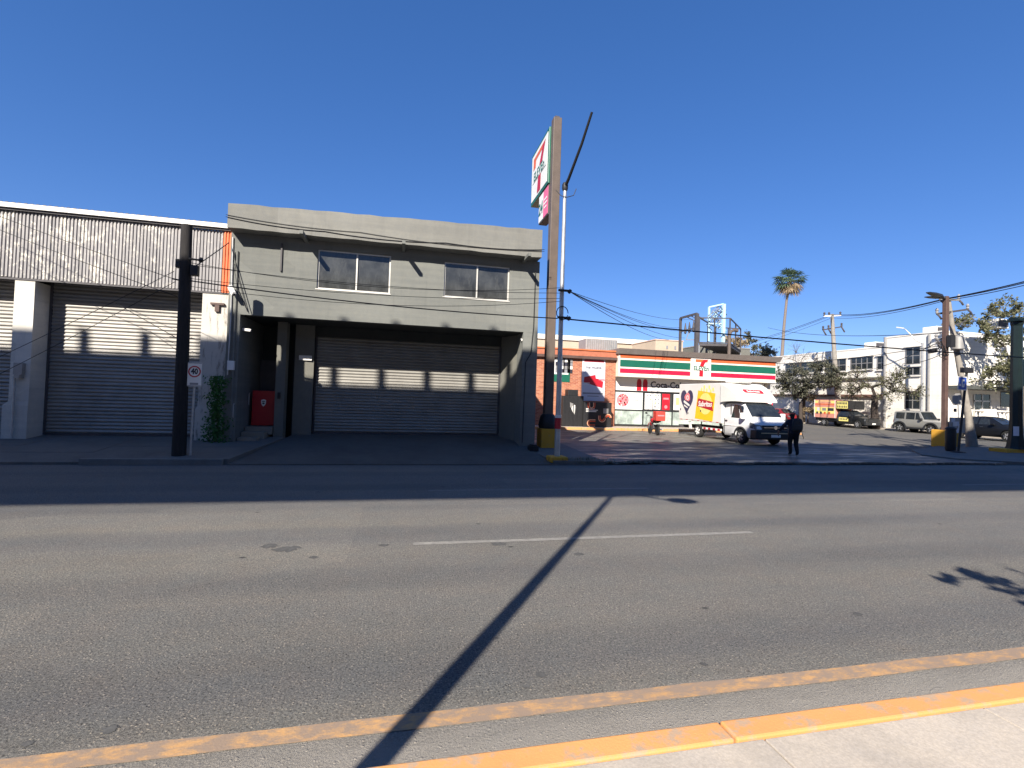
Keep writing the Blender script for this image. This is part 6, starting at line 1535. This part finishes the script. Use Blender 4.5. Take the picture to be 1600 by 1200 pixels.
dn = Vector((.5, 0, .36)).normalized(); nn = Vector((0, 1, 0))
oc2 = Vector((-.27, 0, 2.34)); upd = (Vector((-.45, 0, 2.74))-Vector((-.05, 0, 2.48)))
upd = Vector((-.40, 0, .26)).normalized(); rgt = Vector((0, 1, 0)); nrm = rgt.cross(upd)
oc2 = Vector((-.42, 0, 2.447))+nrm*.02
MB().prism([(-.52, .08), (-.46, .18), (.5, .14), (.54, -.02), (.48, -.16), (-.48, -.10)], oc2, rgt, upd, .004).build('nose_logo', SRED, v)
text('Sabritas', .22, SWHITE, v, oc2+nrm*.006, rgt, upd, bold=.005)

# ---- delivery motorcycle
mq = G(1027, 680, .07); mh = R_(80)
mc = thing('motorcycle', 'small delivery motorcycle with big red top box outside the store', 'motorcycle', (mq.x, mq.y, .07), local=True, rz=mh)
for wx in (0, 1.22):
    ty = MB().lathe([(.22, -.04), (.27, -.045), (.285, 0), (.27, .045), (.22, .04)], (wx, 0, .285), (0, 1, 0), 22).build('wheel', RUBBER, mc, smooth=50)
    MB().lathe([(.22, -.03), (.2, -.03), (.2, .03), (.22, .03)], (wx, 0, .285), (0, 1, 0), 22).build('rim', RIM, ty); 
    sp = MB()
    for k in range(6): a = k*PI/3; sp.bar((wx, 0, .285), (wx+.21*math.cos(a), 0, .285+.21*math.sin(a)), .025)
    sp.build('spokes', RIM, ty)
for s_ in (1, -1):
    MB().tube([(1.22, s_*.08, .285), (.98, s_*.08, .85)], .022, 6).build('fork', GALV, mc); MB().tube([(0, s_*.09, .285), (.42, s_*.08, .36)], .022, 6).build('swingarm', BLACK, mc)
    MB().tube([(.96, 0, .95), (.90, s_*.18, 1.03), (.80, s_*.36, 1.01)], .014, 6).build('handlebar', BLACK, mc); MB().tube([(.95, s_*.14, 1.02), (1.0, s_*.3, 1.16)], .008, 5).build('mirror_stalk', BLACK, mc)
    MB().lathe([(.06, 0), (.065, .02)], (1.0, s_*.31, 1.17), (1, 0, 0), 10).build('mirror', BLACK, mc)
MB().tube([(.98, 0, .88), (.75, 0, .72), (.3, 0, .66), (-.15, 0, .70)], [.03, .035, .035, .03], 8).tube([(.9, 0, .8), (.62, 0, .34), (.35, 0, .32)], .03, 8).build('frame', BLACK, mc, smooth=40)
MB().box((.38, -.12, .27), (.68, .12, .55)).build('engine', DKSTEEL, mc, bevel=.04); MB().tube([(.6, -.14, .4), (.4, -.16, .28), (-.3, -.17, .34)], [.025, .03, .05], 8).build('exhaust', GALV, mc)
MB().lathe([(.05, 0), (.14, .08), (.15, .3), (.08, .45)], (.88, 0, .76), (-1, 0, .05), 14).build('fuel_tank', SRED, mc, smooth=50)
MB().box((-.2, -.12, .72), (.45, .12, .80)).build('seat', RUBBER, mc, bevel=.03); MB().box((-.25, -.07, .52), (.05, .07, .60)).build('rear_fender', RUBBER, mc, bevel=.02)
MB().tube([(1.5, 0, .42), (1.38, 0, .58), (1.15, 0, .62), (.95, 0, .5)], .05, 6).build('front_fender', SRED, mc)
MB().lathe([(.07, 0), (.09, .06), (.085, .1)], (1.0, 0, .9), (1, 0, 0), 14).build('headlight', LAMPG, mc)
DR = M('delivery_red', (.62, .055, .04), .5, .08, 3, .05)
bxo = MB().box((-.50, -.25, .80), (.06, .25, 1.30)).build('delivery_box', DR, mc, bevel=.03)
MB().box((-.506, -.18, 1.05), (-.501, .18, 1.12)).build('box_print', PINKL, bxo); MB().box((-.45, -.256, 1.0), (.0, -.252, 1.08)).build('box_print', PINKL, bxo)
MB().bar((.4, .1, .3), (.32, .32, .02), .02).build('side_stand', BLACK, mc)

# ================================================================== PERSON with backpack
pq = G(1239.5, 712, .07); PH = R_(68)
FWD = Vector((math.cos(PH), math.sin(PH), 0)); LFT = Vector((-FWD.y, FWD.x, 0))
def B(f, l, z): return pq+FWD*f+LFT*l+Vector((0, 0, z*.92))
nodes = {'pelvis': (B(0, 0, .92), .18, .15), 'waist': (B(.01, 0, 1.08), .185, .15), 'chest': (B(.05, 0, 1.27), .20, .16), 'neckb': (B(.09, 0, 1.42), .13, .11), 'neck': (B(.12, 0, 1.47), .055, .055), 'head0': (B(.15, 0, 1.54), .075, .085), 'head1': (B(.17, 0, 1.62), .088, .10), 'head2': (B(.16, 0, 1.70), .06, .07),
         'lsh': (B(.06, .17, 1.38), .09, .09), 'lel': (B(.06, .36, 1.14), .07, .07), 'lwr': (B(.16, .47, .93), .038, .038), 'rsh': (B(.06, -.17, 1.38), .09, .09), 'rel': (B(-.02, -.25, 1.12), .07, .07), 'rwr': (B(.12, -.24, .93), .038, .038),
         'lhip': (B(.01, .09, .86), .12, .12), 'lkn': (B(.10, .09, .49), .085, .085), 'lan': (B(.02, .09, .10), .06, .06), 'lto': (B(.17, .10, .045), .04, .035), 'rhip': (B(0, -.09, .86), .12, .12), 'rkn': (B(.03, -.09, .49), .085, .085), 'ran': (B(-.14, -.09, .12), .06, .06), 'rto': (B(.0, -.10, .045), .04, .035)}
edges = [('pelvis', 'waist'), ('waist', 'chest'), ('chest', 'neckb'), ('neckb', 'neck'), ('neck', 'head0'), ('head0', 'head1'), ('head1', 'head2'), ('chest', 'lsh'), ('lsh', 'lel'), ('lel', 'lwr'), ('chest', 'rsh'), ('rsh', 'rel'), ('rel', 'rwr'), ('pelvis', 'lhip'), ('lhip', 'lkn'), ('lkn', 'lan'), ('lan', 'lto'), ('pelvis', 'rhip'), ('rhip', 'rkn'), ('rkn', 'ran'), ('ran', 'rto')]
for sd_, wr in (('l', 'lwr'), ('r', 'rwr')):       # palms and five fingers
    w = nodes[wr][0]; sg = 1 if sd_ == 'l' else -1
    dd = Vector((0, 0, -1))*.8+FWD*.3; dd.normalize(); ac_ = FWD
    nodes[sd_+'pm'] = (w+dd*.06, .034, .022); edges.append((wr, sd_+'pm'))
    for k in range(4):
        b0 = w+dd*.10+ac_*(.027-.018*k); l = (.075, .085, .08, .062)[k]
        nodes[f'{sd_}f{k}a'] = (b0, .010, .010); nodes[f'{sd_}f{k}b'] = (b0+dd*l*.55-LFT*sg*.006, .009, .009); nodes[f'{sd_}f{k}c'] = (b0+dd*l-LFT*sg*.028, .008, .008)
        edges += [(sd_+'pm', f'{sd_}f{k}a'), (f'{sd_}f{k}a', f'{sd_}f{k}b'), (f'{sd_}f{k}b', f'{sd_}f{k}c')]
    nodes[sd_+'ta'] = (w+dd*.05+ac_*.038, .011, .011); nodes[sd_+'tb'] = (w+dd*.09+ac_*.052-LFT*sg*.01, .009, .009); edges += [(sd_+'pm', sd_+'ta'), (sd_+'ta', sd_+'tb')]
keys = list(nodes); me = bpy.data.meshes.new('person'); me.from_pydata([nodes[k][0]-pq for k in keys], [(keys.index(a), keys.index(b)) for a, b in edges], [])
po = bpy.data.objects.new('tmp', me); COL.objects.link(po)
md = po.modifiers.new('s', 'SKIN')
for i, k in enumerate(keys):
    sv = me.skin_vertices[0].data[i]; sv.radius = nodes[k][1:]; sv.use_root = (k == 'pelvis')
po.modifiers.new('u', 'SUBSURF').levels = 2
dg = bpy.context.evaluated_depsgraph_get(); pm_ = bpy.data.meshes.new_from_object(po.evaluated_get(dg)); bpy.data.objects.remove(po)
for mt in (JACKET, TROUSER, SKIN, HAIR, SHOE): pm_.materials.append(mt)
hl, hr = nodes['lpm'][0]-pq, nodes['rpm'][0]-pq; hd_ = nodes['head1'][0]-pq
for p_ in pm_.polygons:
    c = p_.center; z = c.z/.92; p_.use_smooth = True
    if (c-hl).length < .13 or (c-hr).length < .13: p_.material_index = 2
    elif z > 1.47: p_.material_index = 3 if (z > 1.60 or (c-hd_).dot(FWD) < .02) else 2
    elif z > .90: p_.material_index = 0
    elif z > .09: p_.material_index = 1
    else: p_.material_index = 4
person = bpy.data.objects.new('person', pm_); COL.objects.link(person); person.location = pq
tag(person, 'person in dark clothes with bowed head walking across the lot past the van', 'person')
# face and hair
fcb = nodes['head1'][0]; 
def on_person(o): o.parent = person; o.location = -pq; return o
on_person(MB().lathe([(.012, 0), (.018, .02), (.006, .035)], fcb+FWD*.095-Vector((0, 0, .02)), FWD, 8).build('nose', SKIN))
for s_ in (1, -1):
    on_person(MB().lathe([(.006, 0), (.012, .004), (.004, .009)], fcb+FWD*.09+LFT*s_*.032+Vector((0, 0, .012)), FWD, 8).build('eye', SWHITE))
    on_person(MB().lathe([(.012, 0), (.028, .008), (.02, .018)], fcb+LFT*s_*.082-Vector((0, 0, .01)), LFT*s_, 10).build('ear', SKIN))
on_person(MB().bar(fcb+FWD*.092-LFT*.025-Vector((0, 0, .055)), fcb+FWD*.092+LFT*.025-Vector((0, 0, .055)), .008).build('mouth', REDGATE))
hb_ = MB()
for k in range(260):
    a = random.random()*2*PI; e = random.uniform(.0, PI/2); d = Vector((math.cos(a)*math.cos(e), math.sin(a)*math.cos(e), math.sin(e)))
    if d.dot(FWD) > .35 and d.z < .75: continue
    p_ = fcb+Vector((0, 0, .03))+Vector((d.x*.094, d.y*.094, d.z*.11)); t_ = d.orthogonal().normalized()*.02
    hb_.add([p_-t_, p_+t_, p_+d*.012+Vector((0, 0, -.03))], [(0, 1, 2)])
on_person(hb_.build('hair', HAIR))
# backpack
bk0 = B(-.19, -.05, 1.0)
bpk = thing('backpack', 'bulky dark grey backpack worn by the walking person', 'backpack', bk0)
m_ = MB(); rings = []
for z, hw, d0, d1 in ((0, .14, .12, .0), (.04, .17, .18, -.01), (.18, .18, .22, 0), (.36, .17, .20, 0), (.46, .14, .15, .01), (.50, .08, .09, .02)):
    o = bk0+Vector((0, 0, z*.95)); k = 14
    rings.append([o+LFT*hw*math.copysign(abs(math.cos(2*PI*i/k))**.6, math.cos(2*PI*i/k))-FWD*((d0+d1)*.5*math.copysign(abs(math.sin(2*PI*i/k))**.6, math.sin(2*PI*i/k))+.0) for i in range(k)])
vs = [p for r in rings for p in r]; k = 14
m_.add(vs, [(i*k+j, i*k+(j+1) % k, (i+1)*k+(j+1) % k, (i+1)*k+j) for i in range(len(rings)-1) for j in range(k)]+[tuple(reversed(range(k))), tuple(range((len(rings)-1)*k, len(rings)*k))]).build('bag', BAGM, bpk, smooth=60)
o = bk0-FWD*.10; MB().hexa([o-LFT*.11+Vector((0, 0, .05)), o+LFT*.11+Vector((0, 0, .05)), o+LFT*.10-FWD*.05+Vector((0, 0, .06)), o-LFT*.10-FWD*.05+Vector((0, 0, .06)), o-LFT*.11+Vector((0, 0, .24)), o+LFT*.11+Vector((0, 0, .24)), o+LFT*.10-FWD*.04+Vector((0, 0, .23)), o-LFT*.10-FWD*.04+Vector((0, 0, .23))]).build('pocket', BAGM, bpk, bevel=.015)
for s_ in (1, -1):
    MB().tube([bk0+LFT*s_*.10+Vector((0, 0, .44)), B(-.02, s_*.13, 1.46), B(.14, s_*.14, 1.34), B(.14, s_*.15, 1.16), bk0+LFT*s_*.15+FWD*.06+Vector((0, 0, .06))], .022, 6).build('strap', BAGM, bpk)
MB().tube([bk0-LFT*.14, bk0-LFT*.18-Vector((0, 0, .12)), bk0-LFT*.22-Vector((0, 0, .26))], .012, 5).build('hanging_strap', BAGM, bpk)

for o in bpy.data.objects:
    if '_local' in o: del o['_local']
